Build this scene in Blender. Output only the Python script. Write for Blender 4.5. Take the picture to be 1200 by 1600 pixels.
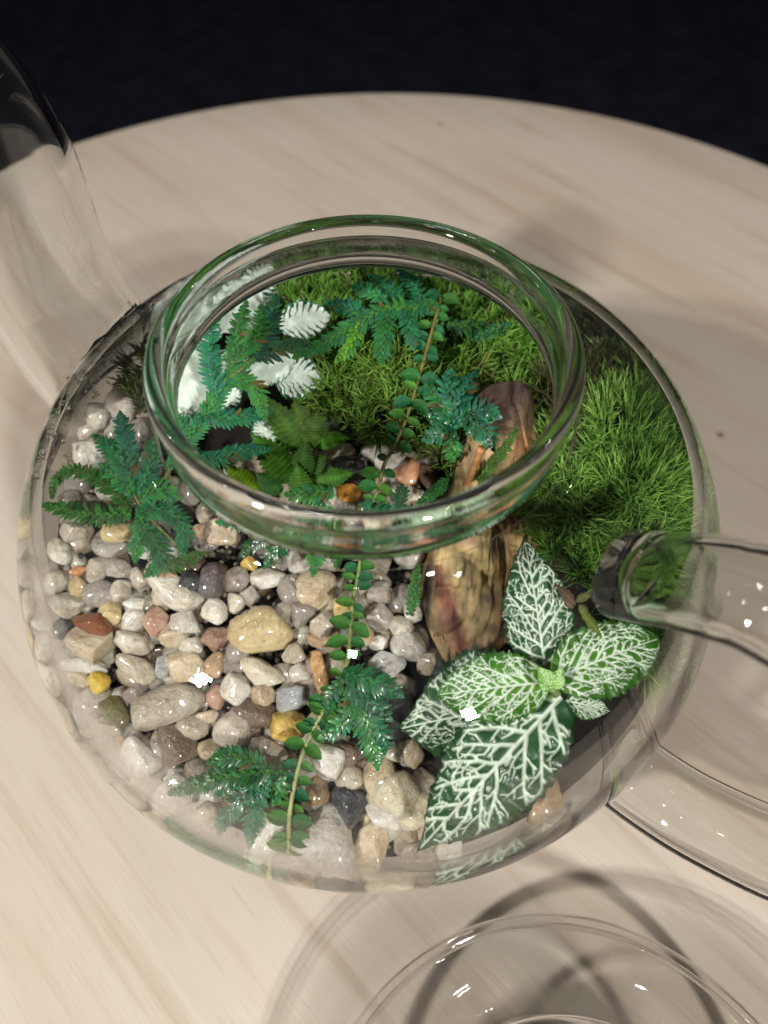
import bpy, bmesh, math, random
import numpy as np
from mathutils import Vector, Matrix, noise

for o in list(bpy.data.objects):
    bpy.data.objects.remove(o)
SC = bpy.context.scene
U = 0.01                      # the scene is planned in centimetres, built in metres
rnd = random.Random(7)

# ------------------------------------------------------------------ camera
FPX, PITCH, ROLL = 1200.0, 0.964, -0.010
CAMC = Vector((0.285, -9.085, 19.434))
_cp, _sp = math.cos(PITCH), math.sin(PITCH)
FWD = Vector((0, _cp, -_sp))
_cr, _sr = math.cos(ROLL), math.sin(ROLL)
RT = _cr * Vector((1, 0, 0)) + _sr * Vector((0, _sp, _cp))
UPV = -_sr * Vector((1, 0, 0)) + _cr * Vector((0, _sp, _cp))
cam_d = bpy.data.cameras.new("camera")
cam = bpy.data.objects.new("camera", cam_d)
SC.collection.objects.link(cam)
M = Matrix((RT, UPV, -FWD)).transposed().to_4x4()
M.translation = CAMC * U
cam.matrix_world = M
cam_d.sensor_width = 36.0
cam_d.lens = FPX / 1600.0 * 36.0
cam_d.clip_start = 0.005
cam_d.clip_end = 50.0
cam_d.dof.use_dof = True
cam_d.dof.focus_distance = 0.142
cam_d.dof.aperture_fstop = 13.0
SC.camera = cam

# ------------------------------------------------------------------ world, lamps, exposure
W = bpy.data.worlds.new("World")
SC.world = W
W.use_nodes = True
W.node_tree.nodes["Background"].inputs[0].default_value = (1.0, 0.92, 0.84, 1)
W.node_tree.nodes["Background"].inputs[1].default_value = 0.03


def lamp(name, az, el, dist, size, power, color, target=(0, 0, 5)):
    d = bpy.data.lights.new(name, 'AREA')
    d.shape = 'RECTANGLE'
    d.size = size[0]
    d.size_y = size[1]
    d.energy = power
    d.color = color
    o = bpy.data.objects.new(name, d)
    SC.collection.objects.link(o)
    a, e = math.radians(az), math.radians(el)
    t = Vector(target) * U
    o.location = t + dist * Vector((math.cos(e) * math.cos(a), math.cos(e) * math.sin(a), math.sin(e)))
    o.rotation_euler = (t - o.location).to_track_quat('-Z', 'Y').to_euler()
    return o


for az, el, dist, power, colr in ((-142, 39, 0.92, 9.4, (1.0, 0.965, 0.92)), (-62, 38, 0.95, 8.2, (1.0, 0.97, 0.925)), (105, 64, 2.0, 2.4, (1.0, 0.96, 0.91))):
    for de in (-1.4, 1.4):            # each nearby fitting is a pair of short LED strips
        lamp("ceiling_lamp", az, el + de, dist, (0.05 * dist, 0.022 * dist), power / 2, colr)
for az, el in ((-100, 66), (170, 58), (150, 44), (-20, 70), (40, 52), (-170, 74)):      # small far downlights of the room
    lamp("downlight", az, el, 2.3, (0.07, 0.07), 1.0, (1.0, 0.96, 0.91))
SC.view_settings.view_transform = 'Standard'
SC.view_settings.look = 'None'
SC.view_settings.exposure = 0.0
SC.view_settings.gamma = 1.0
SC.render.engine = 'CYCLES'
cy = SC.cycles
cy.max_bounces = 18
cy.diffuse_bounces = 4
cy.glossy_bounces = 6
cy.transmission_bounces = 14
cy.transparent_max_bounces = 40
cy.sample_clamp_indirect = 4.0
cy.blur_glossy = 0.3
cy.use_denoising = True
try:
    cy.denoiser = 'OPENIMAGEDENOISE'
    cy.denoising_prefilter = 'ACCURATE'
except Exception:
    pass
cy.use_adaptive_sampling = False


# ------------------------------------------------------------------ picture geometry helpers (cm)
def ray(px, py):
    d = RT * ((px - 600) / FPX) - UPV * ((py - 800) / FPX) + FWD
    return d.normalized()


def softmin_bed(y):
    t = 0.9 - 0.45 * y
    k = 0.3
    return 7.1 - (k * math.log1p(math.exp(t / k)) if t / k < 40 else t)


def bed(x, y):
    return softmin_bed(y)


ZC, EA, EC = 5.626, 7.0, 6.049


def wall_r(z):
    """outer radius of the pot at height z"""
    if z <= 8.8:
        return EA * math.sqrt(max(0.0, 1 - ((z - ZC) / EC) ** 2))
    t = min(1.0, (z - 8.8) / 1.32)
    a, b = 2 * t ** 3 - 3 * t * t + 1, t ** 3 - 2 * t * t + t
    return a * 5.963 + b * (-0.72 * 1.32) + (1 - a) * 3.40 + (t ** 3 - t * t) * (-2.9 * 1.32)


def clamp_in(p, margin=0.34):
    r = math.hypot(p.x, p.y)
    for _ in range(3):
        rm = max(1.0, wall_r(p.z) - margin) if p.z < 10.1 else 3.0
        if r > rm:
            s = rm / r
            p = Vector((p.x * s, p.y * s, p.z))
            r = rm
    return p


def pt(px, py, h=0.0, clamp=True, margin=0.34):
    """the point seen at pixel (px, py) that lies h above the planting bed"""
    d = ray(px, py)
    lo, hi = 8.0, 30.0
    for _ in range(40):
        m = (lo + hi) / 2
        q = CAMC + d * m
        if q.z - bed(q.x, q.y) - h > 0:
            lo = m
        else:
            hi = m
    q = CAMC + d * lo
    return clamp_in(q, margin) if clamp else q


def atz(px, py, z):
    d = ray(px, py)
    return CAMC + d * ((z - CAMC.z) / d.z)


def pxcm(p):
    """size in cm of one photograph pixel at point p"""
    return (p - CAMC).dot(FWD) / FPX


BEDN = Vector((0, -0.41, 0.912))


# ------------------------------------------------------------------ object helpers
def link(name, me, parent=None, loc=None):
    o = bpy.data.objects.new(name, me)
    SC.collection.objects.link(o)
    if parent is not None:
        o.parent = parent
    if loc is not None:
        o.location = Vector(loc) * U
    return o


def mesh(name, verts, faces, mat, parent=None, loc=None, col=None, smooth=True, fcol=None, uv=None):
    me = bpy.data.meshes.new(name)
    v = np.asarray(verts, dtype=np.float64) * U
    me.from_pydata(v.tolist(), [], faces)
    if col is not None:
        a = me.color_attributes.new("Col", 'FLOAT_COLOR', 'POINT')
        c = np.ones((len(v), 4), dtype=np.float32)
        c[:, :3] = np.asarray(col, dtype=np.float32)[:, :3]
        a.data.foreach_set("color", c.ravel())
    if smooth:
        me.polygons.foreach_set("use_smooth", np.ones(len(me.polygons), dtype=bool))
    me.materials.append(mat)
    me.update()
    return link(name, me, parent, loc)


def empty(name, loc=(0, 0, 0)):
    o = bpy.data.objects.new(name, None)
    SC.collection.objects.link(o)
    o.empty_display_size = 0.01
    o.location = Vector(loc) * U
    return o


def tag(o, label=None, cat=None, group=None, kind=None):
    if label:
        o["label"] = label
    if cat:
        o["category"] = cat
    if group:
        o["group"] = group
    if kind:
        o["kind"] = kind
    return o


def lathe(prof, n=96, closed=False):
    vs, fs = [], []
    m = len(prof)
    for i in range(n):
        a = 2 * math.pi * i / n
        ca, sa = math.cos(a), math.sin(a)
        for r, z in prof:
            vs.append((r * ca, r * sa, z))
    for i in range(n):
        j = (i + 1) % n
        for k in range(m if closed else m - 1):
            k2 = (k + 1) % m
            fs.append((i * m + k, j * m + k, j * m + k2, i * m + k2))
    return vs, fs


def smooth_path(pts, per=6):
    """Catmull-Rom through points (Vectors of any size)"""
    P = [Vector(p) for p in pts]
    if len(P) < 3:
        return [P[0].lerp(P[-1], i / per) for i in range(per + 1)]
    P = [P[0] * 2 - P[1]] + P + [P[-1] * 2 - P[-2]]
    out = []
    for i in range(1, len(P) - 2):
        p0, p1, p2, p3 = P[i - 1:i + 3]
        for s in range(per):
            t = s / per
            out.append(0.5 * ((2 * p1) + (p2 - p0) * t + (2 * p0 - 5 * p1 + 4 * p2 - p3) * t * t + (3 * p1 - p0 - 3 * p2 + p3) * t ** 3))
    out.append(P[-2].copy())
    return out


def tube(path, radii, n=10, flat=1.0, up=Vector((0, 0, 1)), cap=True):
    """tube along path; flat squashes it along the in-plane normal"""
    vs, fs = [], []
    m = len(path)
    prev = None
    for i, p in enumerate(path):
        t = (path[min(i + 1, m - 1)] - path[max(i - 1, 0)]).normalized()
        if prev is None:
            s = t.cross(up)
            if s.length < 1e-4:
                s = t.cross(Vector((1, 0, 0)))
            s.normalize()
        else:
            s = (prev - t * prev.dot(t)).normalized()
        prev = s
        b = s.cross(t)
        r = radii[i] if hasattr(radii, '__len__') else radii
        for k in range(n):
            a = 2 * math.pi * k / n
            vs.append(p + s * (r * math.cos(a)) + b * (r * flat * math.sin(a)))
    for i in range(m - 1):
        for k in range(n):
            k2 = (k + 1) % n
            fs.append((i * n + k, (i + 1) * n + k, (i + 1) * n + k2, i * n + k2))
    if cap:
        fs.append(tuple(range(n)))
        fs.append(tuple((m - 1) * n + k for k in range(n - 1, -1, -1)))
    return vs, fs


def shell_tube(path, ro, ri, n=32, flat=1.0, up=Vector((0, 0, 1))):
    """hollow tube: outer and inner skins joined at both open ends"""
    vo, fo = tube(path, ro, n, flat, up, cap=False)
    vi, fi = tube(path, ri, n, flat, up, cap=False)
    off = len(vo)
    fs = list(fo) + [tuple(off + k for k in reversed(f)) for f in fi]
    m = len(path)
    for e in (0, m - 1):
        for k in range(n):
            k2 = (k + 1) % n
            q = (e * n + k, off + e * n + k, off + e * n + k2, e * n + k2)
            fs.append(tuple(reversed(q)) if e == 0 else q)
    return list(vo) + list(vi), fs


# ------------------------------------------------------------------ materials
def new_mat(name):
    m = bpy.data.materials.new(name)
    m.use_nodes = True
    nt = m.node_tree
    for n in list(nt.nodes):
        nt.nodes.remove(n)
    out = nt.nodes.new('ShaderNodeOutputMaterial')
    return m, nt, out


def N(nt, typ, **kw):
    n = nt.nodes.new(typ)
    for k, v in kw.items():
        if k.startswith('_'):
            setattr(n, k[1:], v)
        else:
            n.inputs[k.replace('__', ' ')].default_value = v
    return n


def ramp(nt, stops, interp='LINEAR'):
    n = nt.nodes.new('ShaderNodeValToRGB')
    cr = n.color_ramp
    cr.interpolation = interp
    while len(cr.elements) < len(stops):
        cr.elements.new(0.5)
    for e, (p, c) in zip(cr.elements, stops):
        e.position = p
        e.color = c if len(c) == 4 else (*c, 1)
    return n


def mat_thin_glass(name="clear_glass_wall", tint=(0.962, 0.968, 0.963), edge=(0.58, 0.90)):
    m, nt, out = new_mat(name)
    # the Fresnel node takes the inverse index on the back of a face: give both sides of the pane the same reflectance
    ge = nt.nodes.new('ShaderNodeNewGeometry')
    io = N(nt, 'ShaderNodeMix', _data_type='FLOAT')
    io.inputs[2].default_value = 1.5
    io.inputs[3].default_value = 1 / 1.5
    nt.links.new(ge.outputs['Backfacing'], io.inputs[0])
    fr = nt.nodes.new('ShaderNodeFresnel')
    nt.links.new(io.outputs[0], fr.inputs['IOR'])
    tr = N(nt, 'ShaderNodeBsdfTransparent', Color=(*tint, 1))
    gl = N(nt, 'ShaderNodeBsdfGlossy', Roughness=0.0)
    mx = nt.nodes.new('ShaderNodeMixShader')
    nt.links.new(fr.outputs[0], mx.inputs[0])
    nt.links.new(tr.outputs[0], mx.inputs[1])
    nt.links.new(gl.outputs[0], mx.inputs[2])
    # a pane seen edge-on bends light through its own thickness
    lw = N(nt, 'ShaderNodeLayerWeight', Blend=0.5)
    mr = N(nt, 'ShaderNodeMapRange')
    mr.interpolation_type = 'SMOOTHSTEP'
    mr.inputs[1].default_value = edge[0]
    mr.inputs[2].default_value = edge[1]
    nt.links.new(lw.outputs['Facing'], mr.inputs[0])
    gg = N(nt, 'ShaderNodeBsdfGlass', Color=(*tint, 1), Roughness=0.0, IOR=1.47)
    m2 = nt.nodes.new('ShaderNodeMixShader')
    nt.links.new(mr.outputs[0], m2.inputs[0])
    nt.links.new(mx.outputs[0], m2.inputs[1])
    nt.links.new(gg.outputs[0], m2.inputs[2])
    # faint smears and dried water marks on the glass
    tc = nt.nodes.new('ShaderNodeTexCoord')
    ns = N(nt, 'ShaderNodeTexNoise', Scale=42.0, Detail=6.0, Roughness=0.65, Distortion=1.2)
    nt.links.new(tc.outputs['Object'], ns.inputs['Vector'])
    sm = N(nt, 'ShaderNodeMapRange')
    sm.inputs[1].default_value = 0.52
    sm.inputs[2].default_value = 0.80
    sm.inputs[4].default_value = 0.028
    nt.links.new(ns.outputs[0], sm.inputs[0])
    df = N(nt, 'ShaderNodeBsdfDiffuse', Color=(.8, .8, .8, 1))
    m3 = nt.nodes.new('ShaderNodeMixShader')
    nt.links.new(sm.outputs[0], m3.inputs[0])
    nt.links.new(m2.outputs[0], m3.inputs[1])
    nt.links.new(df.outputs[0], m3.inputs[2])
    nt.links.new(m3.outputs[0], out.inputs[0])
    return m


def mat_glass(name="clear_glass", ior=1.47, col=(0.988, 0.992, 0.988)):
    m, nt, out = new_mat(name)
    g = N(nt, 'ShaderNodeBsdfGlass', Color=(*col, 1), Roughness=0.0, IOR=ior)
    nt.links.new(g.outputs[0], out.inputs[0])
    return m


def mat_table():
    m, nt, out = new_mat("pale_plywood")
    L = nt.links.new
    tc = nt.nodes.new('ShaderNodeTexCoord')
    mp = N(nt, 'ShaderNodeMapping')
    mp.inputs['Rotation'].default_value = (0, 0, math.radians(46.5))
    L(tc.outputs['Object'], mp.inputs['Vector'])
    # the grain runs along the mapped x axis
    def stretched(sx, sy, scale, detail, dist=0.0, rough=0.55):
        q = N(nt, 'ShaderNodeMapping')
        q.inputs['Scale'].default_value = (sx, sy, 1)
        L(mp.outputs[0], q.inputs['Vector'])
        n = N(nt, 'ShaderNodeTexNoise', Scale=scale, Detail=detail, Distortion=dist, Roughness=rough)
        L(q.outputs[0], n.inputs['Vector'])
        return n
    broad = stretched(2.2, 22.0, 1.6, 3.0, 0.6)
    mid = stretched(5.0, 95.0, 1.4, 5.0, 0.4, 0.65)
    fine = stretched(30.0, 700.0, 1.0, 4.0, 0.0, 0.7)
    c1 = ramp(nt, [(0.30, (0.425, 0.345, 0.27)), (0.45, (0.455, 0.39, 0.32)), (0.58, (0.465, 0.41, 0.345)), (0.72, (0.45, 0.402, 0.345))])
    L(broad.outputs[0], c1.inputs[0])
    c2 = ramp(nt, [(0.30, (0.78, 0.69, 0.61)), (0.41, (0.92, 0.88, 0.84)), (0.46, (1.0, 0.99, 0.98)), (0.7, (1.04, 1.04, 1.04))])
    L(mid.outputs[0], c2.inputs[0])
    c3 = ramp(nt, [(0.27, (0.70, 0.62, 0.55)), (0.38, (0.95, 0.93, 0.91)), (0.6, (1.03, 1.03, 1.03))])
    L(fine.outputs[0], c3.inputs[0])
    hair = stretched(60.0, 2600.0, 1.0, 3.0, 0.0, 0.6)
    c4 = ramp(nt, [(0.30, (0.80, 0.75, 0.70)), (0.45, (1.0, 1.0, 1.0)), (0.7, (1.04, 1.04, 1.04))])
    L(hair.outputs[0], c4.inputs[0])

    def mul(a, b, f=1.0):
        x = N(nt, 'ShaderNodeMix', _data_type='RGBA', _blend_type='MULTIPLY')
        x.inputs[0].default_value = f
        L(a, x.inputs[6])
        L(b, x.inputs[7])
        return x.outputs[2]
    col = mul(mul(mul(c1.outputs[0], c2.outputs[0], 0.62), c3.outputs[0], 0.42), c4.outputs[0], 0.45)
    # small dark specks
    vo = N(nt, 'ShaderNodeTexVoronoi', Scale=26.0, Randomness=1.0)
    L(tc.outputs['Object'], vo.inputs['Vector'])
    sp = ramp(nt, [(0.03, (0.16, 0.10, 0.07)), (0.05, (1, 1, 1))])
    L(vo.outputs['Distance'], sp.inputs[0])
    col = mul(col, sp.outputs[0], 0.8)
    b = N(nt, 'ShaderNodeBsdfPrincipled', Roughness=0.5)
    b.inputs['Specular IOR Level'].default_value = 0.35
    L(col, b.inputs['Base Color'])
    bp = N(nt, 'ShaderNodeBump', Strength=0.12, Distance=0.0006)
    L(fine.outputs[0], bp.inputs['Height'])
    L(bp.outputs[0], b.inputs['Normal'])
    L(b.outputs[0], out.inputs[0])
    return m


def mat_plain(name, col, rough=0.8, spec=0.3):
    m, nt, out = new_mat(name)
    b = N(nt, 'ShaderNodeBsdfPrincipled', Roughness=rough)
    n = N(nt, 'ShaderNodeTexNoise', Scale=180.0, Detail=5.0)
    r = ramp(nt, [(0.3, tuple(c * 0.6 for c in col)), (0.7, tuple(c * 1.3 for c in col))])
    nt.links.new(n.outputs[0], r.inputs[0])
    nt.links.new(r.outputs[0], b.inputs['Base Color'])
    b.inputs['Specular IOR Level'].default_value = spec
    nt.links.new(b.outputs[0], out.inputs[0])
    return m


def mat_pebble(name="wet_quartz_pebble", sss=0.0):
    """stone colour comes from each pebble's own object colour"""
    m, nt, out = new_mat(name)
    L = nt.links.new
    oi = nt.nodes.new('ShaderNodeObjectInfo')
    tc = nt.nodes.new('ShaderNodeTexCoord')
    ad = N(nt, 'ShaderNodeVectorMath', _operation='MULTIPLY_ADD')
    L(oi.outputs['Random'], ad.inputs[0])
    ad.inputs[1].default_value = (7, 3, 5)
    L(tc.outputs['Object'], ad.inputs[2])
    n1 = N(nt, 'ShaderNodeTexNoise', Scale=160.0, Detail=6.0, Roughness=0.62, Distortion=0.5)
    L(ad.outputs[0], n1.inputs['Vector'])
    r1 = ramp(nt, [(0.25, (0.50, 0.42, 0.34)), (0.42, (0.88, 0.84, 0.79)), (0.6, (1.04, 1.04, 1.05)), (0.78, (1.3, 1.3, 1.3))])
    L(n1.outputs[0], r1.inputs[0])
    n2 = N(nt, 'ShaderNodeTexNoise', Scale=1100.0, Detail=3.0, Roughness=0.7)
    L(ad.outputs[0], n2.inputs['Vector'])
    r2 = ramp(nt, [(0.30, (0.52, 0.45, 0.38)), (0.43, (0.96, 0.95, 0.94)), (0.6, (1.04, 1.04, 1.04)), (0.72, (1.25, 1.25, 1.25))])
    L(n2.outputs[0], r2.inputs[0])
    a = N(nt, 'ShaderNodeMix', _data_type='RGBA', _blend_type='MULTIPLY')
    a.inputs[0].default_value = 1.0
    L(oi.outputs['Color'], a.inputs[6])
    L(r1.outputs[0], a.inputs[7])
    b2 = N(nt, 'ShaderNodeMix', _data_type='RGBA', _blend_type='MULTIPLY')
    b2.inputs[0].default_value = 0.7
    L(a.outputs[2], b2.inputs[6])
    L(r2.outputs[0], b2.inputs[7])
    b = N(nt, 'ShaderNodeBsdfPrincipled', Roughness=0.34)
    L(b2.outputs[2], b.inputs['Base Color'])
    b.inputs['Specular IOR Level'].default_value = 0.5
    b.inputs['Coat Weight'].default_value = 1.0
    b.inputs['Coat Roughness'].default_value = 0.05
    b.inputs['Coat IOR'].default_value = 1.6
    if sss:
        b.inputs['Subsurface Weight'].default_value = sss
        b.inputs['Subsurface Radius'].default_value = (1.0, 0.75, 0.5)
        b.inputs['Subsurface Scale'].default_value = 0.0024
    bp = N(nt, 'ShaderNodeBump', Strength=0.8, Distance=0.0011)
    n3 = N(nt, 'ShaderNodeTexNoise', Scale=520.0, Detail=5.0, Roughness=0.6)
    L(ad.outputs[0], n3.inputs['Vector'])
    L(n3.outputs[0], bp.inputs['Height'])
    L(bp.outputs[0], b.inputs['Normal'])
    L(b.outputs[0], out.inputs[0])
    return m


def mat_attr(name, rough=0.45, spec=0.4, noise_scale=300.0, amount=0.35, coat=0.0, trans=0.0, bump=0.0, bump_scale=600.0):
    """colour from the mesh's own 'Col' attribute with mottling"""
    m, nt, out = new_mat(name)
    L = nt.links.new
    at = N(nt, 'ShaderNodeVertexColor', _layer_name='Col')
    tc = nt.nodes.new('ShaderNodeTexCoord')
    n1 = N(nt, 'ShaderNodeTexNoise', Scale=noise_scale, Detail=4.0)
    L(tc.outputs['Object'], n1.inputs['Vector'])
    r1 = ramp(nt, [(0.3, (1 - amount,) * 3), (0.7, (1 + amount,) * 3)])
    L(n1.outputs[0], r1.inputs[0])
    a = N(nt, 'ShaderNodeMix', _data_type='RGBA', _blend_type='MULTIPLY')
    a.inputs[0].default_value = 1.0
    L(at.outputs[0], a.inputs[6])
    L(r1.outputs[0], a.inputs[7])
    b = N(nt, 'ShaderNodeBsdfPrincipled', Roughness=rough)
    b.inputs['Specular IOR Level'].default_value = spec
    b.inputs['Coat Weight'].default_value = coat
    b.inputs['Coat Roughness'].default_value = 0.08
    L(a.outputs[2], b.inputs['Base Color'])
    if bump:
        bp = N(nt, 'ShaderNodeBump', Strength=bump, Distance=0.0005)
        n2 = N(nt, 'ShaderNodeTexNoise', Scale=bump_scale, Detail=4.0)
        L(tc.outputs['Object'], n2.inputs['Vector'])
        L(n2.outputs[0], bp.inputs['Height'])
        L(bp.outputs[0], b.inputs['Normal'])
        L(bp.outputs[0], b.inputs['Coat Normal'])
    if trans:
        t = N(nt, 'ShaderNodeBsdfTranslucent')
        L(a.outputs[2], t.inputs[0])
        mx = N(nt, 'ShaderNodeMixShader', Fac=trans)
        L(b.outputs[0], mx.inputs[1])
        L(t.outputs[0], mx.inputs[2])
        L(mx.outputs[0], out.inputs[0])
    else:
        L(b.outputs[0], out.inputs[0])
    return m


M_WALL = mat_thin_glass()
M_LID = mat_thin_glass("clear_lid_glass", (0.985, 0.985, 0.98), (0.25, 0.62))
M_BEAD = mat_thin_glass("clear_bead_glass", (0.985, 0.985, 0.98), (0.02, 0.50))
M_GLASS = mat_glass()
M_TABLE = mat_table()
M_FLOOR = mat_plain("dark_navy_floor", (0.022, 0.025, 0.040), 0.9, 0.1)
M_SOIL = mat_plain("dark_potting_soil", (0.016, 0.012, 0.010), 0.85, 0.3)
M_PEB = mat_pebble("wet_quartz_pebble", 0.55)
M_MOSS = mat_attr("cushion_moss", 0.55, 0.3, 400, 0.3, 0, 0.25)
M_FERN = mat_attr("spikemoss_leaf", 0.6, 0.22, 500, 0.28, 0.0, 0.28)
M_WET = mat_attr("wet_spikemoss_leaf", 0.36, 0.45, 500, 0.3, 0.2, 0.2)
M_LEAF = mat_attr("nerve_plant_leaf", 0.36, 0.45, 500, 0.16, 0.15, 0.10, 0.25, 900)
M_STEM = mat_attr("plant_stem", 0.4, 0.4, 500, 0.3)
M_STONE = mat_attr("ochre_petrified_stone", 0.68, 0.25, 260, 0.5, 0.0, 0, 1.0, 420)

# ------------------------------------------------------------------ setting: floor, table
fl = mesh("floor", [(-600, -300, -72), (600, -300, -72), (600, 900, -72), (-600, 900, -72)], [(0, 1, 2, 3)], M_FLOOR)
tag(fl, "dark unlit floor far below and behind the table", kind="structure")

TX, TY, TR = 0.283, 4.33, 25.6
tab = empty("round_table", (TX, TY, 0))
tag(tab, "round pale plywood table top under the glass teapot", "table")
prof = [(0.0, 0.0)] + [(r, 0.0) for r in (8, 16, 22, TR - 0.35)] + [(TR - 0.35 + 0.35 * math.sin(a), -0.35 + 0.35 * math.cos(a)) for a in (0.4, 0.8, 1.2, 1.57)] + \
       [(TR, -1.5), (TR - 0.3, -1.8), (0.0, -1.8)]
v, f = lathe(prof, 160)
mesh("table_top", v, f, M_TABLE, tab)
v, f = lathe([(0, -1.82), (3.0, -1.82), (2.6, -10), (2.6, -60), (4, -68), (15, -70.5), (15.5, -71.9), (0, -71.9)], 48)
mesh("pedestal", v, f, M_TABLE, tab)

# ------------------------------------------------------------------ the glass teapot
pot = empty("glass_teapot", (0, 0, 0))
tag(pot, "clear glass teapot planted as a terrarium, without its lid, on the plywood table", "teapot")


def body_profile(th):
    P = []
    P += [(0.0, 0.38), (1.6, 0.34), (2.5, 0.2), (3.0, 0.10), (3.3, 0.14)]
    z = 0.42
    while z < 8.8:
        P.append((wall_r(z), z))
        z += 0.14
    for i in range(15):
        z = 8.8 + (10.06 - 8.8) * i / 14
        P.append((wall_r(z), z))
    # inner skin: offset along the normal
    inner = []
    for i, (r, z) in enumerate(P):
        a = P[max(0, i - 1)]
        b = P[min(len(P) - 1, i + 1)]
        tx, tz = b[0] - a[0], b[1] - a[1]
        l = math.hypot(tx, tz)
        inner.append((max(0.0, r - tz / l * th), z + tx / l * th))
    inner[0] = (0.0, inner[0][1])
    return P + inner[::-1]


v, f = lathe(body_profile(0.20), 256)
mesh("body", v, f, M_WALL, pot)
rimp = [(3.415, 10.075), (3.40, 10.3), (3.40, 10.55), (3.43, 10.72)]
for k in range(9):
    a = math.radians(-15 + 210 * k / 8)
    rimp.append((3.315 + 0.165 * math.cos(a), 10.86 + 0.165 * math.sin(a)))
rimp += [(3.13, 10.68), (3.09, 10.45), (3.08, 10.22), (3.13, 10.05), (3.22, 9.97), (3.33, 9.98)]
v, f = lathe(rimp, 160, closed=True)
mesh("rim", v, f, M_GLASS, pot)


def plane_pt(r, az, z):
    a = math.radians(az)
    return Vector((r * math.cos(a), r * math.sin(a), z))


SPAZ = 152
sp = smooth_path([plane_pt(r, SPAZ, z) for r, z in [(6.2, 7.2), (6.85, 8.3), (7.2, 9.7), (7.1, 11.2), (7.05, 12.4), (7.7, 13.4), (9.0, 13.8)]], 6)
ro = [1.52 - 0.40 * (i / (len(sp) - 1)) ** 0.9 for i in range(len(sp))]
v, f = shell_tube(sp, ro, [r - 0.20 for r in ro], 40)


def conform(v, n, rings, path, off=0, depth=.02):
    """slide the first rings of a tube out along it until they meet the pot wall"""
    for k in range(rings):
        t = (path[min(k + 1, len(path) - 1)] - path[max(k - 1, 0)]).normalized()
        for q in range(n):
            p = v[off + k * n + q]
            for _ in range(60):
                if math.hypot(p.x, p.y) >= wall_r(p.z) - depth - .0005 * (rings - k):
                    break
                p = p + t * .03
            v[off + k * n + q] = p


conform(v, 40, 9, sp)
conform(v, 40, 9, sp, 40 * len(sp))
mesh("spout", v, f, M_GLASS, pot)
HAZ = -40
hp = smooth_path([plane_pt(r, HAZ, z) for r, z in [(5.05, 9.35), (5.5, 9.72), (5.9, 10.05), (6.4, 10.38), (7.0, 10.6), (8.6, 10.55), (10.2, 9.6), (11.0, 7.6), (10.9, 5.9), (9.9, 4.35), (8.5, 3.45), (7.4, 3.2), (6.5, 3.25)]], 7)
nh = len(hp)
hr = [0.80 + 0.10 * (i / (nh - 1)) for i in range(nh)]
v, f = tube(hp, hr, 36, 0.66)
k0 = 2                                   # the ends are solid where they fuse to the pot
conform(v, 36, 9, hp, 0, .06)
v2, f2 = tube(hp[k0:nh - 3], [(r - 0.19) * min(1, math.sin(min(1.57, .18 + i * .28))) for i, r in enumerate(hr[k0:nh - 3])], 36, 0.60)
f = f + [tuple(len(v) + q for q in reversed(g)) for g in f2]
v = v + v2
mesh("handle", v, f, M_GLASS, pot)

# ------------------------------------------------------------------ lid lying in front
lid = empty("glass_cover", (3.45, -11.8, 0))
tag(lid, "round clear glass lid lying on the table in front of the teapot", "lid")
R = 4.75
lp = [(3.15, 0.05), (3.12, 0.8), (3.15, 1.45), (3.6, 1.62), (R - 0.2, 1.66)]
for k in range(7):
    a = math.radians(-80 + 160 * k / 6)
    lp.append((R - 0.16 + 0.16 * math.cos(a), 1.82 + 0.16 * math.sin(a)))
lp += [(R - 0.4, 1.98), (3.9, 2.05), (3.0, 2.4), (2.0, 2.75), (1.1, 2.95), (0.7, 3.05), (0.55, 3.35), (0.85, 3.75), (0.9, 4.05), (0.6, 4.3), (0.0, 4.38)]
lp += [(0.0, 2.78), (1.1, 2.72), (2.0, 2.5), (2.8, 2.12), (2.95, 1.5), (2.94, 0.8), (2.97, 0.05), (3.05, 0.0), (3.1, 0.0)]
v, f = lathe(lp, 128, closed=True)
mesh("dome", v, f, M_LID, lid)
for rr, zz, rad, nm in ((R + 0.02, 1.82, 0.145, "rim_bead"), (3.04, 2.30, 0.12, "inner_bead")):
    v, f = lathe([(rr + rad * math.cos(2 * math.pi * k / 12), zz + rad * math.sin(2 * math.pi * k / 12)) for k in range(12)], 128, closed=True)
    mesh(nm, v, f, M_BEAD, lid)

# ------------------------------------------------------------------ soil
vs, fs = [], []
NA, NR = 96, 22
for i in range(NA):
    a = 2 * math.pi * i / NA
    ca, sa = math.cos(a), math.sin(a)
    for j in range(NR):
        t = j / (NR - 1)
        # radius where the bed meets the wall
        rr = 6.0
        for _ in range(6):
            rr = wall_r(bed(0, rr * sa) - 0.45) - 0.30
        r = rr * t
        x, y = r * ca, r * sa
        vs.append((x, y, bed(x, y) - 0.45 + 0.10 * noise.noise(Vector((x * 2.2, y * 2.2, 0)))))
    ze = vs[-1][2]
    for j in range(1, 9):
        z = ze + (0.75 - ze) * j / 8
        r = wall_r(z) - 0.30
        vs.append((r * ca, r * sa, z))
S = NR + 8
for i in range(NA):
    j = (i + 1) % NA
    for k in range(S - 1):
        fs.append((i * S + k, i * S + k + 1, j * S + k + 1, j * S + k))
so = mesh("soil", vs, fs, M_SOIL)
tag(so, "dark potting soil filling the teapot under pebbles and moss", kind="stuff")

# ------------------------------------------------------------------ pebbles
ICO = {}


def ico(sub):
    if sub not in ICO:
        bm = bmesh.new()
        bmesh.ops.create_icosphere(bm, subdivisions=sub, radius=1.0)
        ICO[sub] = (np.array([v.co[:] for v in bm.verts]), [tuple(v.index for v in f.verts) for f in bm.faces])
        bm.free()
    return ICO[sub]


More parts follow.
